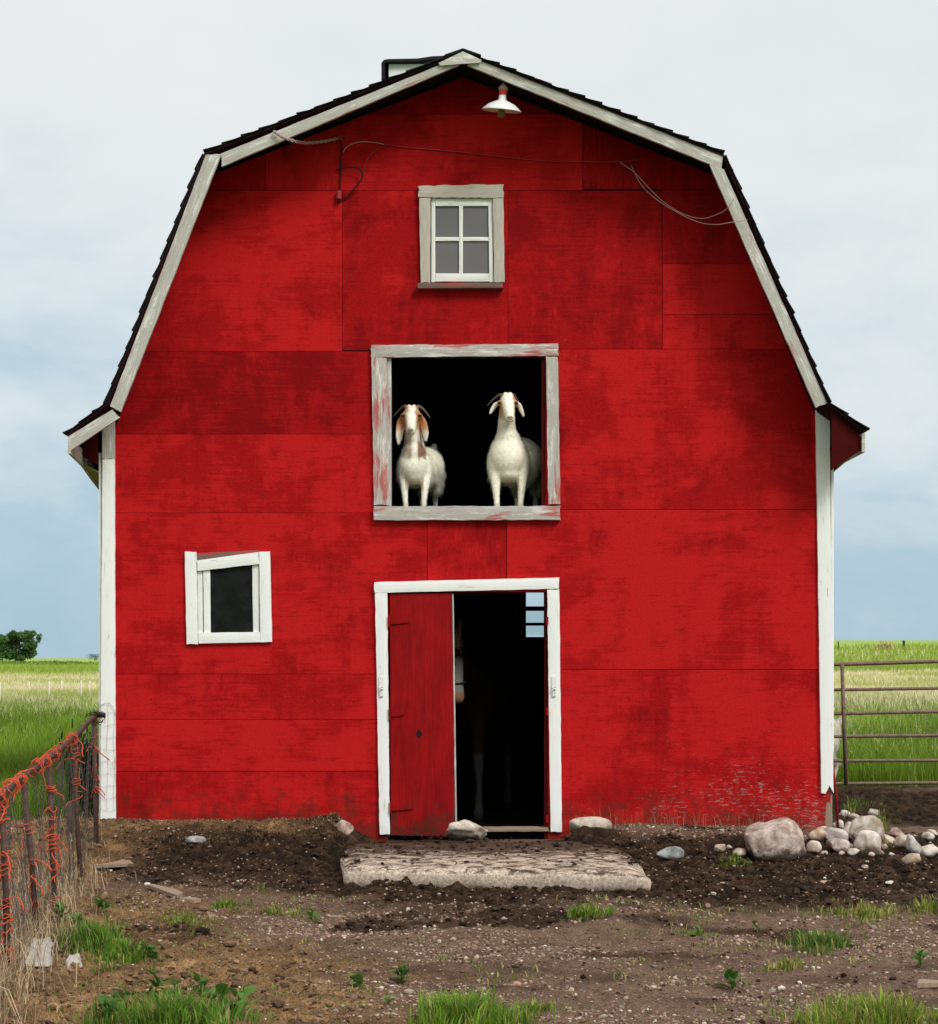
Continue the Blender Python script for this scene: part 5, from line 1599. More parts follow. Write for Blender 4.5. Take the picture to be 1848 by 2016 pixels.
for i, (b, t) in enumerate(fp):
    m_ = MB(); mid = b.lerp(t, 0.5) + Vector((rt.uniform(-0.008, 0.008), 0, 0))
    m_.tube([b, mid, t - Vector((0, 0, 0.005))], 0.0150 if i else 0.018, 9)
    po = m_.build('post', M_RUST, fence, True)
    tw = MB()
    ax = t - b
    # wraps at irregular heights, with knots and tails
    wraps = {0: [(0.88, 0.80, 2), (0.80, 0.52, 3), (0.52, 0.44, 1)], 1: [(0.99, 0.86, 6), (0.86, 0.72, 2), (0.74, 0.70, 3), (0.66, 0.60, 2)],
             2: [(0.84, 0.80, 3), (0.72, 0.56, 3), (0.56, 0.46, 5), (0.42, 0.32, 2), (0.20, 0.15, 3)], 3: [(0.75, 0.70, 3), (0.56, 0.46, 2), (0.46, 0.28, 2), (0.16, 0.10, 3)],
             4: [(0.97, 0.86, 4), (0.72, 0.60, 3), (0.48, 0.30, 5), (0.24, 0.16, 3)], 5: [(0.9, 0.6, 4)]}[i]
    for (h0, h1, tn_) in wraps:
        for rep_ in range(2 if i in (2, 4) else 1):
            q = helix(b + ax * h0, b + ax * h1, 0.021, tn_ * 0.8 + rep_ * 0.7, 0.009)
            tw.tube(q, 0.0024, 5)
            tw.tube(loose(q[-1], (rt.uniform(-1, 1), -0.4, -0.3), 6, rt.uniform(0.05, 0.14)), 0.004, 4)
        if rt.random() < 0.6 or i == 4:
            tw.tube(loose(b + ax * h0 + Vector((0.0, -0.02, 0)), (rt.choice((-1, 1)), -0.6, 0.2), 8, rt.uniform(0.10, 0.2)), 0.004, 4)
    tw.build('twine', M_T, po, True)
# twine lashing along the rail
tw = MB()
for i in range(1, 5):
    a, b = fp[i][1], fp[i + 1][1]
    tw.tube(helix(a, b, 0.023, 5 if i < 3 else 3, 0.010), 0.0026, 5)
    for k in range(2):
        f0 = rt.uniform(0, 0.8); tw.tube(helix(a.lerp(b, f0), a.lerp(b, f0 + rt.uniform(0.05, 0.16)), 0.028, rt.uniform(3, 6), 0.010), 0.0026, 5)
    for k in range(5):
        p = a.lerp(b, rt.random())
        tw.tube(loose(p, (rt.uniform(-1, 0.4), -0.4, rt.uniform(-0.6, 0.4)), 7, rt.uniform(0.06, 0.2)), 0.003, 4)
tw.build('twine', M_T, rail_o, True)
# wire netting: hexagonal, following the posts, lapping on to the corner board
m_ = MB()
path = [q[0] + Vector((0, 0, 0.12)) for q in fp]; tops = [q[1] for q in fp]
off = Vector((-0.022, 0, 0))
def net_pt(s, h):
    k = min(int(s), len(path) - 2); t = s - k
    b = path[k].lerp(path[k + 1], t); a = tops[k].lerp(tops[k + 1], t)
    w = 0.012 * math.sin(s * 9 + h * 7) + 0.01 * math.sin(s * 23)
    return b.lerp(a, h) + off + Vector((w, 0, 0))
def seg_tri(a, b, r):
    t = (b - a)
    if t.length < 1e-6: return
    t = t.normalized(); u = t.orthogonal().normalized(); w = t.cross(u)
    V = [a + u * r, a - u * r * 0.5 + w * r * 0.87, a - u * r * 0.5 - w * r * 0.87, b + u * r, b - u * r * 0.5 + w * r * 0.87, b - u * r * 0.5 - w * r * 0.87]
    m_.add(V, [(0, 1, 4, 3), (1, 2, 5, 4), (2, 0, 3, 5)])
for k in range(len(path) - 1):
    L = (path[k + 1] - path[k]).length; H = (tops[k] - path[k]).length
    nc = int(L / 0.046); nr = int(H / 0.042)
    for c in range(nc):
        for r_i in range(nr):
            # each cell: two slants and an upright twist
            s0 = k + (c + (0.5 if r_i % 2 else 0)) / nc; s1 = k + (c + 0.5 + (0.5 if r_i % 2 else 0)) / nc; s2 = k + (c + 1 + (0.5 if r_i % 2 else 0)) / nc
            s0, s1, s2 = [min(s, len(path) - 1.001) for s in (s0, s1, s2)]
            h0 = r_i / nr; h1 = (r_i + 0.36) / nr; h2 = (r_i + 1) / nr
            A, B, Cc, D = net_pt(s0, h1), net_pt(s1, h0), net_pt(s2, h1), net_pt(s0, h2)
            seg_tri(A, B, 0.0011); seg_tri(B, Cc, 0.0011); seg_tri(A, D, 0.0013)
tag(m_.build('wire_netting', M_WIRE, fence), kind='stuff')
m_ = MB()
# square mesh lapped flat on the white corner board
def on_board(px, py): return Vector(P(px, py, -0.052)) + Vector((0, -0.006 * math.sin(px * 1.3 + py * 0.07), 0))
for px in (199, 212, 225):
    m_.tube([on_board(px + 1.2 * math.sin(py * 0.06 + px), py) for py in range(1392 + abs(212 - px), 1606, 12)], 0.0009, 4)
for py in range(1404, 1606, 24):
    m_.tube([on_board(px, py + 2.0 * math.sin(px * 0.21 + py)) for px in (192, 200, 208, 216, 224, 229)], 0.0008, 4)
m_.tube(smoothcurve([on_board(x, y) for x, y in ((186, 1405), (200, 1389), (212, 1384), (222, 1391), (228, 1408))], 5), 0.0016, 4)
m_.build('netting_edge', M_WIRE, fence, True)
m_ = MB()
for k in range(7):   # snarl of wire on the corner end of the rail
    c0 = fp[0][1] + Vector((rt.uniform(-0.03, 0.05), rt.uniform(-0.05, 0.05), rt.uniform(-0.02, 0.03)))
    m_.tube([c0 + Vector((math.cos(w) * rt.uniform(0.02, 0.05), math.sin(w * 1.3) * 0.03, math.sin(w) * rt.uniform(0.02, 0.05))) for w in np.linspace(0, 9, 22)], 0.0022, 4)
m_.build('wire_snarl', M_BLACKWIRE, fence, True)
# stub post behind the fence
b = Gp(139, 1636)
m_ = MB(); m_.tube([(0, 0, -0.1), (0.0, 0, 0.26)], 0.022, 8); tag(m_.build('stub_post', M_RUST, None, True, loc=b), 'short rusty stub post in the grass behind the fence', 'post')
# dark shrub at the corner
sx, sy, sz_ = -2.98, 0.32, float(ground_z(np.array([-2.98]), np.array([0.32]))[0])
t = thing('corner_weed', 'dark green bushy weed growing at the left barn corner behind the fence', 'weed', (sx, sy, sz_))
n = 900
u = rng.normal(0, 1, (n, 3)) * np.array([0.06, 0.10, 0.13]) + np.array([-0.02, 0, 0.30])
u[:, 2] = np.abs(u[:, 2])
cc = np.array([0.022, 0.05, 0.010]) * rng.uniform(0.5, 1.5, (n, 1))
bl = blades('foliage', u[:, 0], u[:, 1], u[:, 2], rng.uniform(0.04, 0.09, n), rng.uniform(0.012, 0.025, n), cc, M_GRASS, None, 1.2, parent=t)
del bl['kind']
m_ = MB()
for k in range(5): m_.tube([(rt.uniform(-.02, .02), rt.uniform(-.02, .02), -0.03), (rt.uniform(-.06, .04), rt.uniform(-.06, .06), 0.42)], [0.006, 0.003], 5)
m_.build('stems', M_STEM, t)

# ================================================================ gate on the right
GY = 4.2
gate = thing('metal_gate', 'brown six-rail pipe gate right of the barn', 'gate', (0, 0, 0))
rows = [(1308, 1302), (1358, 1355), (1405, 1401), (1450, 1448), (1498, 1497), (1543, 1541)]
x_l = 3.42; x_r = 6.9
def gz(row, x):
    a = P(1650, row[0], GY); b = P(1848, row[1], GY)
    return a[2] + (b[2] - a[2]) * (x - a[0]) / (b[0] - a[0])
for i, r_ in enumerate(rows):
    m_ = MB(); n = 14
    m_.tube([(x_l + (x_r - x_l) * k / n, GY, gz(r_, x_l + (x_r - x_l) * k / n) ) for k in range(n + 1)], 0.020 if i == 0 else 0.0165, 10)
    m_.build('rail', M_GATE, gate, True)
for (xa, xb) in ((P(1658, 1308, GY)[0], P(1666, 1543, GY)[0]), (x_r, x_r), (x_l, x_l), (5.3, 5.32)):
    m_ = MB(); m_.tube([(xa, GY - 0.012, gz(rows[0], xa)), (xb, GY - 0.012, gz(rows[-1], xb))], 0.020, 10); m_.build('upright', M_GATE, gate, True)
for xa in (x_l - 0.06, x_r + 0.06):
    gzv = float(ground_z(np.array([xa]), np.array([GY]))[0])
    m_ = MB(); m_.tube([(0, 0, -0.3), (0, 0, 1.45)], 0.05, 12)
    tag(m_.build('gate_post', M_GATE, None, True, loc=(xa, GY, gzv)), 'gate post hidden behind the barn wall' if xa < 4 else 'gate post beyond the right edge of the picture', 'post')
    m_ = MB()
    for r_ in (rows[1], rows[4]):
        m_.tube([(xa, GY, gz(r_, xa)), (x_l if xa < 4 else x_r, GY, gz(r_, xa))], 0.012, 6)
    m_.build('hinge', M_RUST, gate)

# ================================================================ far things
def Gfar(px, py):
    """how far off the sight line first meets rising ground"""
    d = np.arange(30.0, 900.0, 0.5); x = (px - CX) * d / FPX; z = EYE + (CY - py) * d / FPX
    k = np.nonzero(ground_z(x, d - DIST) >= z)[0]
    return float(d[k[0]] - DIST) if len(k) else None
M_STAKE = mat_plain('white_plastic_stake', (0.78, 0.78, 0.74), 0.6, 0.1, 20)
names = ['at the left edge of the picture', 'second from the left edge', 'third from the left edge', 'fourth from the left edge', 'second from the barn corner', 'nearest the barn corner']
for i, (sx_, t_, b_) in enumerate(((1, 1818, 1845), (79, 1815, 1869), (132, 1815, 1870), (165, 1812, 1868), (217, 1812, 1862), (240, 1813, 1862))):
    k = 1.3528
    px, pt, pb = sx_ / k, t_ / k, b_ / k
    Yd = 34 + 6 * (i % 2)
    a = P(px, pt, Yd); b = P(px - (0.8 if i in (2, 3) else 0), pb, Yd)
    z0 = float(ground_z(np.array([b[0]]), np.array([Yd]))[0])
    m_ = MB(); m_.tube([(0, 0, -0.1), (a[0] - b[0], 0, a[2] - z0 - 0.02), (a[0] - b[0], 0, a[2] - z0)], [0.018, 0.018, 0.010], 8)
    tag(m_.build('fence_stake', M_STAKE, None, True, loc=(b[0], Yd, z0)), 'thin white stake in the left pasture, ' + names[i], 'stake', 'white stakes in the pasture')
M_DPOST = mat_plain('dark_wood_post', (0.05, 0.045, 0.04), 0.9, 0.3, 10)
for (px, pt, pb, Yd, mt, lab, r_) in ((1780, 1261, 1279, 120, M_DPOST, 'dark wooden fence post on the right skyline', 0.10), (1651, 1263, 1281, 130, M_DPOST, 'thin dark post on the skyline beside the barn corner', 0.05),
                                   (1750, 1309, 1323, 60, mat_plain('yellow_stake_plastic', (0.70, 0.42, 0.03), 0.6, 0.1), 'small yellow stake in the right pasture', 0.03)):
    Yd = Gfar(px, pb) or Yd
    a = P(px, pt, Yd); b = P(px, pb, Yd)
    z0 = float(ground_z(np.array([b[0]]), np.array([Yd]))[0]); r_ = r_ * (DIST + Yd) / 135
    m_ = MB(); m_.tube([(0, 0, min(-0.2, b[2] - z0)), (0, 0, a[2] - z0 - 0.02), (0.01, 0, a[2] - z0)], [r_, r_ * 0.95, r_ * 0.7], 8)
    tag(m_.build('field_post', mt, None, loc=(b[0], Yd, z0)), lab, 'post')

M_LEAF = mat_vcol('tree_leaf', 0.65, 0.2, 0.3)
M_BARK = mat_plain('grey_bark', (0.10, 0.085, 0.07), 0.9, 0.3, 2.0)
def tree(px0, px1, ptop, pbase, Yd, label, seed, col=(0.075, 0.145, 0.04), stems=3, dens=15000, name='tree'):  # leaf green lightened a little to put haze into the colour
    r = np.random.default_rng(seed); rr = random.Random(seed)
    a = P(px0, ptop, Yd); b = P(px1, pbase, Yd)
    W = b[0] - a[0]; xm = (a[0] + b[0]) / 2
    z0 = float(ground_z(np.array([xm]), np.array([float(Yd)]))[0]); H = a[2] - z0
    t = thing(name, label, 'tree', (xm, Yd, z0))
    m_ = MB(); tips = []
    for s in range(stems):
        x = rr.uniform(-0.16, 0.16) * W; dxx = rr.uniform(-0.2, 0.2) * W
        pts = [(x, rr.uniform(-.1, .1) * W, -0.4), (x + dxx * 0.3, 0, H * 0.3), (x + dxx, rr.uniform(-.15, .15) * W, H * 0.72)]
        m_.tube(pts, [H * 0.035, H * 0.026, H * 0.008], 7)
        for k in range(5):
            f_ = rr.uniform(0.25, 0.9); p = Vector(pts[1]).lerp(Vector(pts[2]), f_)
            e = p + Vector((rr.uniform(-0.38, 0.38) * W, rr.uniform(-0.3, 0.3) * W, rr.uniform(0.05, 0.25) * H))
            m_.tube([p, p.lerp(e, 0.5) + Vector((0, 0, 0.03 * H)), e], [H * 0.014, H * 0.009, H * 0.004], 5); tips.append(e)
    m_.build('trunk', M_BARK, t, True)
    # leaf clumps round the limb ends
    cl = [np.array(e) for e in tips]
    for k in range(64):
        w_ = rr.uniform(0, 6.28); q = rr.uniform(0.3, 1) ** 0.5
        cl.append(np.array([math.cos(w_) * W * 0.42 * q, rr.uniform(-0.35, 0.35) * W, H * (0.55 + 0.38 * math.sin(w_) * q)]))
    cl = np.array(cl); sz = r.uniform(0.09, 0.17, len(cl)) * W
    ci = r.integers(0, len(cl), dens); u = r.normal(0, 1, (dens, 3)); u /= np.linalg.norm(u, axis=1)[:, None]
    p = cl[ci] + u * (r.uniform(0.35, 1.0, dens) ** 0.6 * sz[ci])[:, None] * np.array([1, 1, 0.75])
    ok = (p[:, 2] > H * 0.10) & (p[:, 2] < H) & (np.abs(p[:, 0]) < W * 0.52)
    p = p[ok]; n = len(p)
    ls = H * 0.030 * r.uniform(0.6, 1.5, n)
    e1 = r.normal(0, 1, (n, 3)); e1 /= np.linalg.norm(e1, axis=1)[:, None]; e2 = np.cross(e1, r.normal(0, 1, (n, 3))); e2 /= np.linalg.norm(e2, axis=1)[:, None]
    V = np.stack([p - e1 * ls[:, None], p + e2 * ls[:, None] * 0.6, p + e1 * ls[:, None], p - e2 * ls[:, None] * 0.6], 1).reshape(-1, 3)
    F = np.arange(4 * n).reshape(-1, 4)
    tone = (r.uniform(0.6, 1.35, len(cl)))[ci][ok]
    C_ = np.repeat(np.array(col) * (tone * r.uniform(0.75, 1.25, n))[:, None], 4, 0)
    obj('crown', V, F, M_LEAF, t, vcol=C_)
tree(2, 74, 1240, 1302, 300, 'round dark green tree standing on the left horizon', 3, stems=4)
tree(-62, 12, 1252, 1302, 310, 'dark green tree cut off by the left edge of the picture', 5, stems=3)
tree(170, 215, 1287, 1300, 900, 'small bluish tree clump on the horizon by the barn corner', 8, (0.06, 0.10, 0.075), 4, 2600)
# scrub along the left horizon
n = 9000
bx = rng.uniform(-100, -40, n); by = rng.uniform(238, 262, n)
hgt = (0.35 + 0.75 * fbm(bx * 0.22, by * 0 + 3, 21, 3)) * rng.uniform(0, 1, n)
bl = blades('hedgerow', bx, by, ground_z(bx, by) + hgt * 0.75, rng.uniform(0.25, 0.5, n), rng.uniform(0.15, 0.35, n), np.array([0.16, 0.25, 0.045]) * rng.uniform(0.6, 1.4, (n, 1)), M_LEAF, 'low green scrub line along the left horizon', 0.9)
n = 700
for (px, py, w_, cl_, lab) in ((1741, 1275, 0.55, (0.48, 0.38, 0.18), 'tan dry bush on the right skyline'), (1724, 1309, 0.35, (0.06, 0.13, 0.02), 'small green bush in the right pasture')):
    Yd = Gfar(px, py + 5) or 110; w_ = w_ * (DIST + Yd) / 120
    a = P(px, py + 5, Yd); z0 = float(ground_z(np.array([a[0]]), np.array([float(Yd)]))[0]) - 0.05
    t = thing('bush', lab, 'bush', (a[0], Yd, z0))
    u = rng.normal(0, 0.5, (n, 3)) * np.array([w_, w_, w_ * 0.55]); u[:, 2] = np.abs(u[:, 2])
    bl = blades('foliage', u[:, 0], u[:, 1], u[:, 2], rng.uniform(0.1, 0.3, n) * w_ * 1.5, rng.uniform(0.05, 0.12, n) * w_ * 1.5, np.array(cl_) * rng.uniform(0.6, 1.4, (n, 1)), M_LEAF, None, 1.0, parent=t)
    del bl['kind']
    m_ = MB()
    for k in range(5): m_.tube([(rt.uniform(-.05, .05), rt.uniform(-.05, .05), -0.05), (rt.uniform(-.3, .3) * w_, rt.uniform(-.3, .3) * w_, 0.4 * w_)], [0.02, 0.01], 5)
    m_.build('stems', M_BARK, t)

# ================================================================ animals
class Flesh:
    """overlapping rounded volumes, fused into one skin"""
    def __init__(s): s.v, s.f = [], []
    def add(s, V, F):
        o = len(s.v); s.v += [tuple(p) for p in V]; s.f += [tuple(i + o for i in f) for f in F]
    def ball(s, c, r, rot=None):
        v, f = ICO[3]
        v = v * np.array(r)
        if rot is not None: v = v @ np.array(Matrix.Rotation(rot[0], 3, rot[1])).T
        s.add(v + np.array(c), f)
    def limb(s, pts, rads, n=16, sq=None):
        """tapered limb with rounded ends; sq = (axis vector, factor) flattens its section"""
        P_ = [Vector(p) for p in pts]; pr = list(zip(P_, rads))
        c = []
        for i in range(len(pr) - 1):
            for k in range(6):
                t = k / 6; c.append((pr[i][0].lerp(pr[i + 1][0], t), pr[i][1] * (1 - t) + pr[i + 1][1] * t))
        c.append(pr[-1])
        d0 = (c[1][0] - c[0][0]).normalized(); d1 = (c[-1][0] - c[-2][0]).normalized()
        pre = [(c[0][0] - d0 * c[0][1] * math.sin(a), c[0][1] * math.cos(a)) for a in (1.45, 1.1, 0.7, 0.35)]
        post = [(c[-1][0] + d1 * c[-1][1] * math.sin(a), c[-1][1] * math.cos(a)) for a in (0.35, 0.7, 1.1, 1.45)]
        c = pre + c + post
        m_ = MB(); m_.tube([p for p, r in c], [r for p, r in c], n)
        V = m_.v
        s.add(V, m_.f)
    def loft(s, pts, wid, thk, wdir):
        P_ = [Vector(p) for p in pts]; V, F = [], []; n = 12
        for i, p in enumerate(P_):
            a = P_[max(i - 1, 0)]; b = P_[min(i + 1, len(P_) - 1)]; t = (b - a).normalized()
            w = Vector(wdir); w = (w - t * w.dot(t)).normalized(); u = t.cross(w)
            for k in range(n):
                g = 2 * math.pi * k / n
                V.append(p + w * math.cos(g) * wid[i] / 2 + u * math.sin(g) * thk[i] / 2)
        for i in range(len(P_) - 1):
            for k in range(n):
                k2 = (k + 1) % n; F.append((i * n + k, i * n + k2, (i + 1) * n + k2, (i + 1) * n + k))
        F.append(tuple(range(n - 1, -1, -1))); F.append(tuple((len(P_) - 1) * n + k for k in range(n)))
        s.add(V, F)
    def skin(s, name, voxel, smooth=4):
        me = bpy.data.meshes.new(name); me.from_pydata(s.v, [], s.f); me.update()
        o = bpy.data.objects.new(name + '_tmp', me); COL.objects.link(o)
        bm = bmesh.new(); bm.from_mesh(me); bmesh.ops.recalc_face_normals(bm, faces=bm.faces); bm.to_mesh(me); bm.free()
        md = o.modifiers.new('r', 'REMESH'); md.mode = 'VOXEL'; md.voxel_size = voxel
        sm = o.modifiers.new('s', 'SMOOTH'); sm.factor = 0.5; sm.iterations = smooth
        dg = bpy.context.evaluated_depsgraph_get()
        out = bpy.data.meshes.new_from_object(o.evaluated_get(dg))
        bpy.data.objects.remove(o); bpy.data.meshes.remove(me)
        out.name = name; out.shade_smooth()
        return out

M_COAT = mat_vcol('animal_coat', 0.85, 0.15, 0.0, 45, 0.14, 0.35, 120)
M_FUR = mat_vcol('animal_fur', 0.85, 0.12, 0.25)
M_HORN = mat_plain('grey_brown_horn', (0.21, 0.14, 0.10), 0.55, 0.3, 40)
M_EYE = mat_plain('dark_eye', (0.012, 0.008, 0.006), 0.15, 0.2, 40, spec=0.6)

def co_of(me):
    a = np.zeros(len(me.vertices) * 3, dtype=np.float32); me.vertices.foreach_get('co', a)
    return a.reshape(-1, 3).astype(float)
def set_cols(me, c):
    ca = me.color_attributes.new('Col', 'FLOAT_COLOR', 'POINT')
    ca.data.foreach_set('color', np.hstack([c, np.ones((len(c), 1))]).astype(np.float32).ravel())
def relax(me, pick, it):
    """smooth the chosen part of a skin so that fused volumes flow into one another"""
    co = co_of(me); ed = np.zeros(len(me.edges) * 2, dtype=np.int32); me.edges.foreach_get('vertices', ed); ed = ed.reshape(-1, 2)
    m = pick(co); deg = np.bincount(ed.ravel(), minlength=len(co))[:, None].astype(float)
    for _ in range(it):
        s_ = np.zeros_like(co)
        for k in range(3):
            s_[:, k] = np.bincount(ed[:, 0], co[ed[:, 1], k], len(co)) + np.bincount(ed[:, 1], co[ed[:, 0], k], len(co))
        co[m] = co[m] * 0.4 + (s_ / np.maximum(deg, 1))[m] * 0.6
    me.vertices.foreach_set('co', co.astype(np.float32).ravel()); me.update()
def fur(me, cols, n, length, parent, seed=1, skip=None, width=0.0022):
    """short lying hair over the skin"""
    r = np.random.default_rng(seed); co = co_of(me)
    no = np.zeros(len(me.vertices) * 3, dtype=np.float32); me.vertices.foreach_get('normal', no); no = no.reshape(-1, 3).astype(float)
    i = r.integers(0, len(co), n)
    if skip is not None:
        i = i[~skip(co[i])]
    n = len(i)
    p = co[i] + r.normal(0, 0.002, (n, 3)); nn = no[i]
    lay = np.array([0.0, 0.25, -1.0]) + r.normal(0, 0.25, (n, 3))
    lay = lay - nn * (lay * nn).sum(1)[:, None]; lay /= np.linalg.norm(lay, axis=1)[:, None] + 1e-6
    d = lay * 0.8 + nn * r.uniform(0.15, 0.6, (n, 1)); d /= np.linalg.norm(d, axis=1)[:, None]
    L = (length(co[i]) if callable(length) else length) * r.uniform(0.5, 1.2, n)
    sd = np.cross(d, nn); sd /= np.linalg.norm(sd, axis=1)[:, None] + 1e-6
    V = np.stack([p - sd * width / 2 - nn * 0.001, p + sd * width / 2 - nn * 0.001, p + d * L[:, None]], 1).reshape(-1, 3)
    c = np.repeat(np.clip(cols[i] * r.uniform(0.70, 1.14, (n, 1)), 0, 1), 3, 0)
    o = obj('fur', V, np.arange(3 * n).reshape(-1, 3), M_FUR, parent, vcol=c)
    return tag(o, kind='stuff')

CREAM = np.array([0.93, 0.90, 0.82]); GING = np.array([0.50, 0.21, 0.07]); RUST = np.array([0.20, 0.055, 0.022]); PNK = np.array([0.44, 0.27, 0.22])
def goat(name, label, loc, g):
    """g: measured shape of the animal; it looks towards -Y, feet on z = 0"""
    t = thing(name, label, 'goat', loc, None)
    fl = Flesh()
    hx, hy, hz = g['head']           # centre between the eyes
    mx, my, mz = g['muzzle']         # nose tip
    H0 = Vector((hx, hy, hz)); M0 = Vector((mx, my, mz)); ax = (M0 - H0)
    sw = g.get('skull', 0.056)
    fl.ball((hx, hy + 0.03, hz + 0.015), (sw, 0.075, 0.070))
    fl.ball((hx, hy + 0.02, hz + 0.046), (0.054, 0.05, 0.040)); fl.ball((hx - 0.019, hy + 0.008, hz + 0.074), (0.020, 0.030, 0.024)); fl.ball((hx + 0.019, hy + 0.008, hz + 0.074), (0.020, 0.030, 0.024))
    fl.limb([H0 + Vector((0, 0.005, 0.02)), H0 + ax * 0.45, H0 + ax * 0.93 + Vector((0, 0.012, 0.006))], [0.060, 0.047, 0.034])
    fl.limb([H0 + Vector((0, 0.05, -0.035)), H0 + ax * 0.55 + Vector((0, 0.035, -0.022)), H0 + ax * 0.93 + Vector((0, 0.018, -0.024))], [0.060, 0.040, 0.026])
    for s in (-1, 1):
        fl.ball((hx + s * (sw - 0.004), hy - 0.004, hz + 0.008), (0.022, 0.030, 0.022))
        fl.ball(tuple(M0 + Vector((s * 0.014, 0.012, 0.0))), (0.022, 0.020, 0.020))
    # ears
    for s in (-1, 1):
        e = g['ears'][0 if s < 0 else 1]
        b0 = Vector((hx + s * (sw + 0.004), hy + 0.03, hz + 0.008 + g.get('ear_up', 0)))
        pts = [b0] + [b0 + Vector((s * dx, dy, dz)) for dx, dy, dz in e['p']]
        fl.loft(smoothcurve(pts, 4), list(np.interp(np.linspace(0, 1, len(pts) * 4 - 3), np.linspace(0, 1, len(e['w'])), e['w'])), [0.020] * (len(pts) * 4 - 3), (0.75 * s, -0.35, 0.25))
    # neck, chest, barrel, rump
    for pts, rd in g['neck']: fl.limb(pts, rd, 20)
    for c, r_ in g['body']: fl.ball(c, r_)
    for pts, rd in g['legs']: fl.limb(pts, rd, 14)
    if 'tail' in g: fl.limb(*g['tail'])
    me = fl.skin('body', 0.0066, 6)
    relax(me, lambda c: ((c[:, 1] > hy + 0.075) | (c[:, 2] < mz - 0.06)) & (np.abs(c[:, 0] - hx) < np.where(c[:, 2] > g['ear_low'], 0.085, 9)), 20)
    co = co_of(me)
    x, y, z = co[:, 0], co[:, 1], co[:, 2]
    n1 = fbm(x * 30 + 5, z * 30 + y * 13, 3, 3); n2 = fbm(x * 11 + 2, z * 9 + y * 7, 7, 3)
    col = np.tile(CREAM, (len(co), 1)) * (0.86 + 0.28 * n2[:, None]) * np.array([1, 1, 0.97])
    col = g['paint'](col, x, y, z, n1, n2)
    bly = (sstep(0.31, 0.25, z + (n2 - 0.5) * 0.06) * sstep(0.15, 0.20, z) * (y > -0.06) * (np.abs(x) < 0.075))[:, None] * 0.6; col = col * (1 - bly) + np.array([0.34, 0.25, 0.15]) * bly
    kn = (sstep(0.10, 0.05, z + (n1 - 0.5) * 0.04))[:, None] * 0.45; col = col * (1 - kn) + np.array([0.45, 0.33, 0.2]) * kn
    # nose leather, nostrils, mouth
    nd_ = np.sqrt((x - mx) ** 2 + ((y - my) * 0.7) ** 2 + ((z - mz) * 1.3) ** 2)
    w = sstep(0.028, 0.014, nd_)[:, None] * 0.75; col = col * (1 - w) + PNK * 0.8 * w
    for s in (-1, 1):
        w = sstep(0.009, 0.004, np.sqrt(((x - mx - s * 0.015) * 0.8) ** 2 + ((z - mz - 0.006) * 1.6 + s * (x - mx - s * 0.015) * 0.8) ** 2))[:, None] * (y < my + 0.035)[:, None]; col = col * (1 - w) + np.array([0.05, 0.025, 0.02]) * w
    mouth = sstep(0.005, 0.002, np.abs(z - (mz - 0.026) - 0.006 * ((x - mx) / 0.03) ** 2)) * (np.abs(x - mx) < 0.036) * (y < my + 0.06)
    col = col * (1 - mouth[:, None] * 0.75) + np.array([0.06, 0.03, 0.025]) * mouth[:, None] * 0.75
    for s in (-1, 1):
        de = np.sqrt((x - hx - s * (sw - 0.004)) ** 2 + (y - hy + 0.03) ** 2 + ((z - hz - 0.008) * 1.2) ** 2)
        w = sstep(0.026, 0.012, de)[:, None] * 0.8; col = col * (1 - w) + np.array([0.10, 0.045, 0.02]) * w
    hoof = sstep(0.045, 0.03, z)[:, None]; col = col * (1 - hoof) + np.array([0.10, 0.075, 0.05]) * hoof
    col = np.clip(col, 0, 1)
    set_cols(me, col); me.materials.append(M_COAT)
    o = bpy.data.objects.new('body', me); COL.objects.link(o); o.parent = t
    inear = lambda c: (c[:, 2] > hz - 0.2) & (np.abs(c[:, 0] - hx) > sw + 0.018) & (c[:, 1] < hy + 0.1)
    fur(me, col, 42000, lambda c: np.where(c[:, 1] < hy + 0.09, np.where(c[:, 2] > mz - 0.03, 0.004, 0.011), np.where(c[:, 2] < 0.20, 0.008, 0.023)) * np.where((c[:, 2] > 0.2) & (c[:, 2] < 0.30) & (c[:, 1] > 0.02), 2.2, 1.0), t, 4, inear, 0.003)
    for s in (-1, 1):
        v, f = ICO[2]
        obj('eye', v * np.array([0.0125, 0.011, 0.0095]) + np.array([hx + s * (sw - 0.004), hy - 0.034, hz + 0.008]), f, M_EYE, t, True)
        hp = g['horns'][0 if s < 0 else 1]
        b0 = Vector((hx + s * 0.034, hy + 0.020, hz + 0.066))
        pts = smoothcurve([b0 - Vector((0, 0, 0.015))] + [b0 + Vector((s * dx, dy, dz)) for dx, dy, dz in hp], 6)
        n = len(pts); rad = [0.0155 * (1 - 0.82 * i / (n - 1)) * (1 + 0.05 * (i % 2)) for i in range(n)]
        m_ = MB(); m_.tube(pts, rad, 12); m_.build('horn', M_HORN, t, True)
    return t

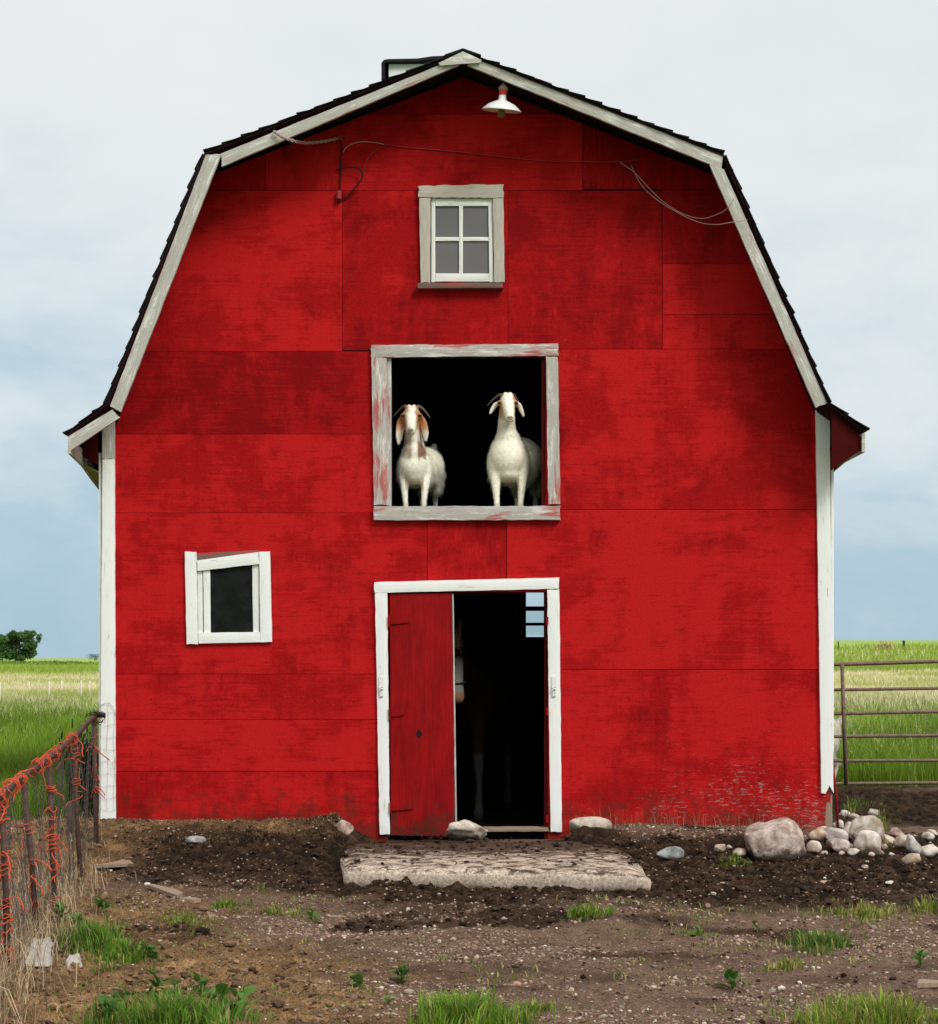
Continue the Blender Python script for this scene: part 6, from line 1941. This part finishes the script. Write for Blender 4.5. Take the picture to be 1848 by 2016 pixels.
# the left goat: long brown ears, ginger face, rusty throat
def paint_left(col, x, y, z, n1, n2):
    hx, hz = -0.020, 0.728
    fr = y < 0.02
    side = sstep(0.020, 0.046, np.abs(x - hx) * (1 + 1.6 * (z - 0.70)) + (n1 - 0.5) * 0.045) * fr * sstep(0.60, 0.66, z) * sstep(0.83, 0.78, z) * (y < 0.0)
    w = np.clip(side, 0, 1)[:, None] * 0.9; col = col * (1 - w) + GING * (0.7 + 0.6 * n1[:, None]) * w
    tp = (sstep(0.755, 0.80, z + (n1 - 0.5) * 0.05) * (y < 0.02))[:, None] * 0.42; col = col * (1 - tp) + np.array([0.66, 0.44, 0.24]) * tp
    ear = (np.abs(x - hx) > 0.072) & (z > 0.56) & (y < 0.06)
    eo = (ear * sstep(0.56, 0.72, z + (n1 - 0.5) * 0.1))[:, None]; col = col * (1 - eo * 0.8) + GING * 0.9 * eo * 0.8
    ep = (ear * (1 - eo[:, 0]))[:, None]; col = col * (1 - ep * 0.4) + np.array([0.55, 0.36, 0.28]) * ep * 0.4
    nk = sstep(0.40, 0.46, z + (n1 - 0.5) * 0.12) * sstep(0.66, 0.58, z) * (y < 0.03) * sstep(0.0, 0.5, 1 - np.abs(x) * 4)
    lt = sstep(0.02, 0.045, np.abs(x - 0.012) + (n2 - 0.5) * 0.04)
    band = np.where(x > 0.012, sstep(0.018, 0.034, x) * sstep(0.10, 0.082, x), 0.75 * sstep(0.006, 0.03, -x) * sstep(0.10, 0.075, -x))
    nk = sstep(0.385, 0.43, z + (n1 - 0.5) * 0.10) * sstep(0.70, 0.60, z) * (y < 0.05)
    w = np.clip(nk * (0.12 + 0.88 * band) * (0.45 + 0.55 * sstep(0.36, 0.58, n2 + (n1 - 0.5) * 0.4)) * np.where(ear, 0, 1), 0, 1)[:, None] * 0.88
    cc = np.where((x > 0.03)[:, None], RUST, np.array([0.26, 0.13, 0.06])) * (0.6 + 0.9 * n1[:, None])
    col = col * (1 - w) + cc * w
    return col
goat_left = dict(ear_low=0.49, head=(-0.020, -0.075, 0.728), muzzle=(-0.022, -0.165, 0.612), skull=0.069,
    ears=[dict(p=[(0.010, -0.006, -0.045), (0.016, -0.014, -0.10), (0.022, -0.018, -0.155), (0.026, -0.018, -0.215)], w=[0.036, 0.070, 0.078, 0.066, 0.026]),
          dict(p=[(0.014, -0.006, -0.04), (0.026, -0.014, -0.09), (0.034, -0.018, -0.14), (0.034, -0.018, -0.195)], w=[0.036, 0.062, 0.070, 0.060, 0.028])],
    horns=[[(0.015, 0.025, 0.022), (0.05, 0.06, 0.010), (0.085, 0.085, -0.022), (0.110, 0.095, -0.048)], [(0.015, 0.025, 0.022), (0.05, 0.06, 0.008), (0.085, 0.085, -0.028), (0.108, 0.095, -0.058)]],
    neck=[([(-0.018, -0.01, 0.70), (-0.01, 0.01, 0.58), (0.0, 0.05, 0.47)], [0.060, 0.070, 0.092])],
    body=[((-0.005, 0.05, 0.37), (0.128, 0.13, 0.135)), ((-0.005, 0.03, 0.45), (0.10, 0.11, 0.11)), ((0.075, 0.33, 0.38), (0.150, 0.30, 0.155)), ((0.115, 0.56, 0.42), (0.105, 0.16, 0.135)), ((0.0, 0.04, 0.27), (0.085, 0.09, 0.06)),
          ((-0.085, 0.06, 0.34), (0.055, 0.08, 0.12)), ((0.085, 0.06, 0.34), (0.055, 0.08, 0.12))],
    legs=[([(-0.082, 0.04, 0.30), (-0.076, 0.005, 0.17), (-0.069, 0.0, 0.08), (-0.067, -0.006, 0.018)], [0.050, 0.029, 0.023, 0.026]),
          ([(0.086, 0.04, 0.30), (0.080, 0.005, 0.17), (0.074, 0.0, 0.08), (0.074, -0.006, 0.018)], [0.050, 0.029, 0.023, 0.026]),
          ([(0.165, 0.56, 0.34), (0.16, 0.54, 0.24), (0.15, 0.66, 0.19), (0.15, 0.63, 0.07), (0.15, 0.62, 0.018)], [0.075, 0.045, 0.028, 0.021, 0.025]),
          ([(0.06, 0.58, 0.34), (0.05, 0.57, 0.24), (0.04, 0.68, 0.19), (0.04, 0.66, 0.07), (0.04, 0.65, 0.018)], [0.085, 0.055, 0.028, 0.021, 0.025])],
    tail=([(0.12, 0.66, 0.50), (0.13, 0.70, 0.55), (0.14, 0.70, 0.59)], [0.05, 0.04, 0.022]), paint=paint_left)
gl_y = 0.18
goat('goat', 'white goat with brown ears and rusty throat at the left of the loft opening', (P(816.4, 995, gl_y)[0], gl_y, 2.46), goat_left)

# the right goat: taller, cream white, short ears, neck held up
def paint_right(col, x, y, z, n1, n2):
    hx, hz = -0.016, 0.825
    side = sstep(0.036, 0.054, np.abs(x - hx - (0.832 - z) * 0.10) + (n1 - 0.5) * 0.02) * sstep(0.69, 0.75, z) * sstep(0.925, 0.88, z) * (y < 0.0) * (np.abs(x - hx) < 0.078)
    w = np.clip(side, 0, 1)[:, None] * 0.85; col = col * (1 - w) + GING * (0.7 + 0.7 * n1[:, None]) * w
    w = (sstep(0.09, 0.02, np.abs(z - 0.70)) * (y < 0.02) * (y > -0.10) * 0.35)[:, None]; col = col * (1 - w) + np.array([0.52, 0.36, 0.22]) * w
    col = col * np.array([1.0, 0.985, 0.94])
    gr = (sstep(0.12, 0.5, y) * sstep(0.08, 0.22, x + (n2 - 0.5) * 0.1))[:, None] * 0.5
    return col * (1 - gr) + np.array([0.42, 0.38, 0.30]) * gr
goat_right = dict(ear_low=0.69, head=(-0.016, -0.070, 0.825), muzzle=(-0.001, -0.160, 0.708), skull=0.068, ear_up=0.012,
    ears=[dict(p=[(0.022, 0.005, -0.018), (0.045, 0.006, -0.050), (0.066, 0.004, -0.090)], w=[0.026, 0.044, 0.040, 0.018]),
          dict(p=[(0.016, 0.005, -0.020), (0.034, 0.006, -0.062), (0.054, 0.004, -0.112)], w=[0.026, 0.044, 0.042, 0.020])],
    horns=[[(0.022, 0.03, 0.016), (0.06, 0.065, -0.002), (0.10, 0.09, -0.035), (0.125, 0.10, -0.062)], [(0.010, 0.03, 0.014), (0.035, 0.065, -0.012), (0.055, 0.09, -0.05), (0.070, 0.10, -0.078)]],
    neck=[([(-0.018, 0.0, 0.80), (-0.024, 0.015, 0.68), (-0.018, 0.05, 0.56)], [0.060, 0.068, 0.088])],
    body=[((-0.012, 0.05, 0.43), (0.150, 0.14, 0.165)), ((-0.012, 0.05, 0.50), (0.138, 0.12, 0.10)), ((-0.014, 0.045, 0.57), (0.100, 0.10, 0.085)), ((0.10, 0.36, 0.42), (0.175, 0.33, 0.195)), ((0.17, 0.62, 0.45), (0.13, 0.17, 0.16)), ((-0.008, 0.05, 0.30), (0.105, 0.10, 0.075)),
          ((-0.115, 0.07, 0.38), (0.06, 0.09, 0.14)), ((0.10, 0.07, 0.38), (0.06, 0.09, 0.14))],
    legs=[([(-0.110, 0.04, 0.33), (-0.105, 0.005, 0.19), (-0.099, 0.0, 0.09), (-0.098, -0.006, 0.018)], [0.056, 0.033, 0.025, 0.028]),
          ([(0.098, 0.04, 0.33), (0.092, 0.005, 0.19), (0.085, 0.0, 0.09), (0.084, -0.006, 0.018)], [0.056, 0.033, 0.025, 0.028]),
          ([(0.24, 0.62, 0.36), (0.235, 0.60, 0.25), (0.23, 0.72, 0.20), (0.225, 0.69, 0.07), (0.225, 0.68, 0.018)], [0.095, 0.06, 0.03, 0.023, 0.027]),
          ([(0.09, 0.64, 0.36), (0.09, 0.62, 0.25), (0.08, 0.74, 0.20), (0.08, 0.72, 0.07), (0.08, 0.71, 0.018)], [0.095, 0.06, 0.03, 0.023, 0.027])],
    tail=([(0.19, 0.76, 0.54), (0.195, 0.81, 0.58), (0.2, 0.82, 0.62)], [0.03, 0.026, 0.016]), paint=paint_right)
gr_ = goat('goat', 'tall cream goat with small ears at the right of the loft opening', (P(1004, 995, gl_y)[0], gl_y, 2.46), goat_right)
# a third goat grazing behind the gate, mostly hidden by the barn corner
g3 = gr_.copy(); COL.objects.link(g3)
for ch in list(gr_.children):
    c = ch.copy(); COL.objects.link(c); c.parent = g3
g3.location = (2.99, 5.0, float(ground_z(np.array([2.99]), np.array([5.0]))[0])); g3.rotation_euler = (0, 0, R(-62)); g3.scale = (1.14, 1.14, 1.2)
g3['label'] = 'pale goat in the grass behind the gate, mostly hidden by the barn corner'

# the pony in the dark behind the door
hl = Flesh()
PX, PY_ = -0.150, 0.62
hl.limb([(PX, PY_ + 0.16, 1.46), (PX + 0.01, PY_ + 0.04, 1.30), (PX + 0.035, PY_ - 0.05, 1.12), (PX + 0.05, PY_ - 0.08, 1.03)], [0.105, 0.098, 0.072, 0.066])
hl.ball((PX - 0.02, PY_ + 0.13, 1.27), (0.085, 0.12, 0.12))
hl.ball((PX + 0.052, PY_ - 0.09, 1.02), (0.062, 0.07, 0.055))
for s in (-1, 1):
    hl.loft([(PX + s * 0.06, PY_ + 0.18, 1.53), (PX + s * 0.075, PY_ + 0.17, 1.60), (PX + s * 0.07, PY_ + 0.16, 1.68)], [0.05, 0.06, 0.012], [0.03, 0.025, 0.012], (1, 0, 0))
hl.limb([(PX, PY_ + 0.20, 1.42), (-0.10, 1.0, 1.22), (-0.02, 1.25, 1.05)], [0.11, 0.16, 0.22], 20)
hl.ball((0.02, 1.35, 0.98), (0.24, 0.30, 0.29)); hl.ball((0.13, 1.80, 0.98), (0.27, 0.55, 0.30)); hl.ball((0.22, 2.3, 1.02), (0.25, 0.32, 0.29))
for (x0, y0, front) in ((0.075, 1.0, 1), (-0.2, 1.12, 1), (0.345, 2.22, 0), (0.06, 2.38, 0)):
    if front:
        hl.limb([(x0 * 0.9, y0 + 0.22, 0.92), (x0, y0 + 0.06, 0.72), (x0, y0, 0.52), (x0 + 0.008, y0, 0.30), (x0 + 0.005, y0 - 0.01, 0.14), (x0 + 0.002, y0 - 0.05, 0.035)], [0.13, 0.066, 0.050, 0.027, 0.036, 0.048])
    else:
        hl.limb([(x0, y0 + 0.05, 0.90), (x0, y0 - 0.02, 0.68), (x0, y0 + 0.16, 0.48), (x0, y0 + 0.10, 0.28), (x0, y0 + 0.06, 0.13), (x0, y0 + 0.02, 0.035)], [0.16, 0.10, 0.052, 0.030, 0.038, 0.048])
hm = hl.skin('body', 0.013, 5)
co = co_of(hm); x, y, z = co.T
n1 = fbm(x * 14, z * 14 + y * 9, 5, 3)
hc = np.tile(np.array([0.014, 0.007, 0.004]), (len(co), 1))
bl_ = sstep(0.0, 0.03, x - PX - 0.02 + (n1 - 0.5) * 0.06) * (y < PY_ + 0.16) * (z > 0.9) * sstep(1.36, 1.30, z)
hc = hc * (1 - bl_[:, None]) + np.array([0.20, 0.18, 0.16]) * bl_[:, None]  # white blaze dimmed: the doorway's dark is put into the coat colour
top_ = sstep(1.40, 1.44, z) * (y < PY_ + 0.2); hc = hc * (1 - top_[:, None]) + np.array([0.11, 0.06, 0.03]) * top_[:, None]
mzl = sstep(1.09, 1.05, z + (n1 - .5) * 0.05) * (y < PY_ + 0.1) * (z > 0.9); hc = hc * (1 - mzl[:, None]) + np.array([0.19, 0.095, 0.05]) * mzl[:, None]
st = sstep(0.58, 0.52, z + (n1 - .5) * 0.08) * (z < 0.62); hc = hc * (1 - st[:, None]) + np.array([0.055, 0.048, 0.042]) * st[:, None]  # white stockings dimmed likewise, their shade painted in
hf = sstep(0.07, 0.05, z); hc = hc * (1 - hf[:, None]) + np.array([0.03, 0.025, 0.02]) * hf[:, None]
set_cols(hm, hc); hm.materials.append(M_COAT)
pony = thing('pony', 'brown and white pony half hidden in the dark doorway behind the red door', 'pony', (0, 0, 0))
o = bpy.data.objects.new('body', hm); COL.objects.link(o); o.parent = pony
m_ = MB(); pts = []
for k in range(17):
    w = 2 * math.pi * k / 16; pts.append((PX + 0.036 + 0.083 * math.cos(w), PY_ - 0.035 + 0.087 * math.sin(w), 1.145 + 0.015 * math.sin(w)))
m_.tube(pts, 0.009, 6); m_.build('noseband', M_BLACKWIRE, pony, True)
v, f = ICO[2]; obj('eye', v * 0.016 + np.array([PX + 0.092, PY_ + 0.02, 1.33]), f, M_EYE, pony, True)
m_ = MB()
for k in range(40):
    a = Vector((PX + rt.uniform(-0.05, 0.06), PY_ + 0.12, 1.56 + rt.uniform(-0.03, 0.03)))
    m_.tube([a, a + Vector((rt.uniform(-0.02, 0.05), -0.08, -0.05)), a + Vector((rt.uniform(-0.03, 0.06), -0.11, -0.15 - rt.uniform(0, 0.05)))], [0.006, 0.005, 0.002], 4)
m_.build('forelock', mat_plain('dull_ginger_hair', (0.22, 0.12, 0.06), 0.8, 0.4, 30), pony, True)
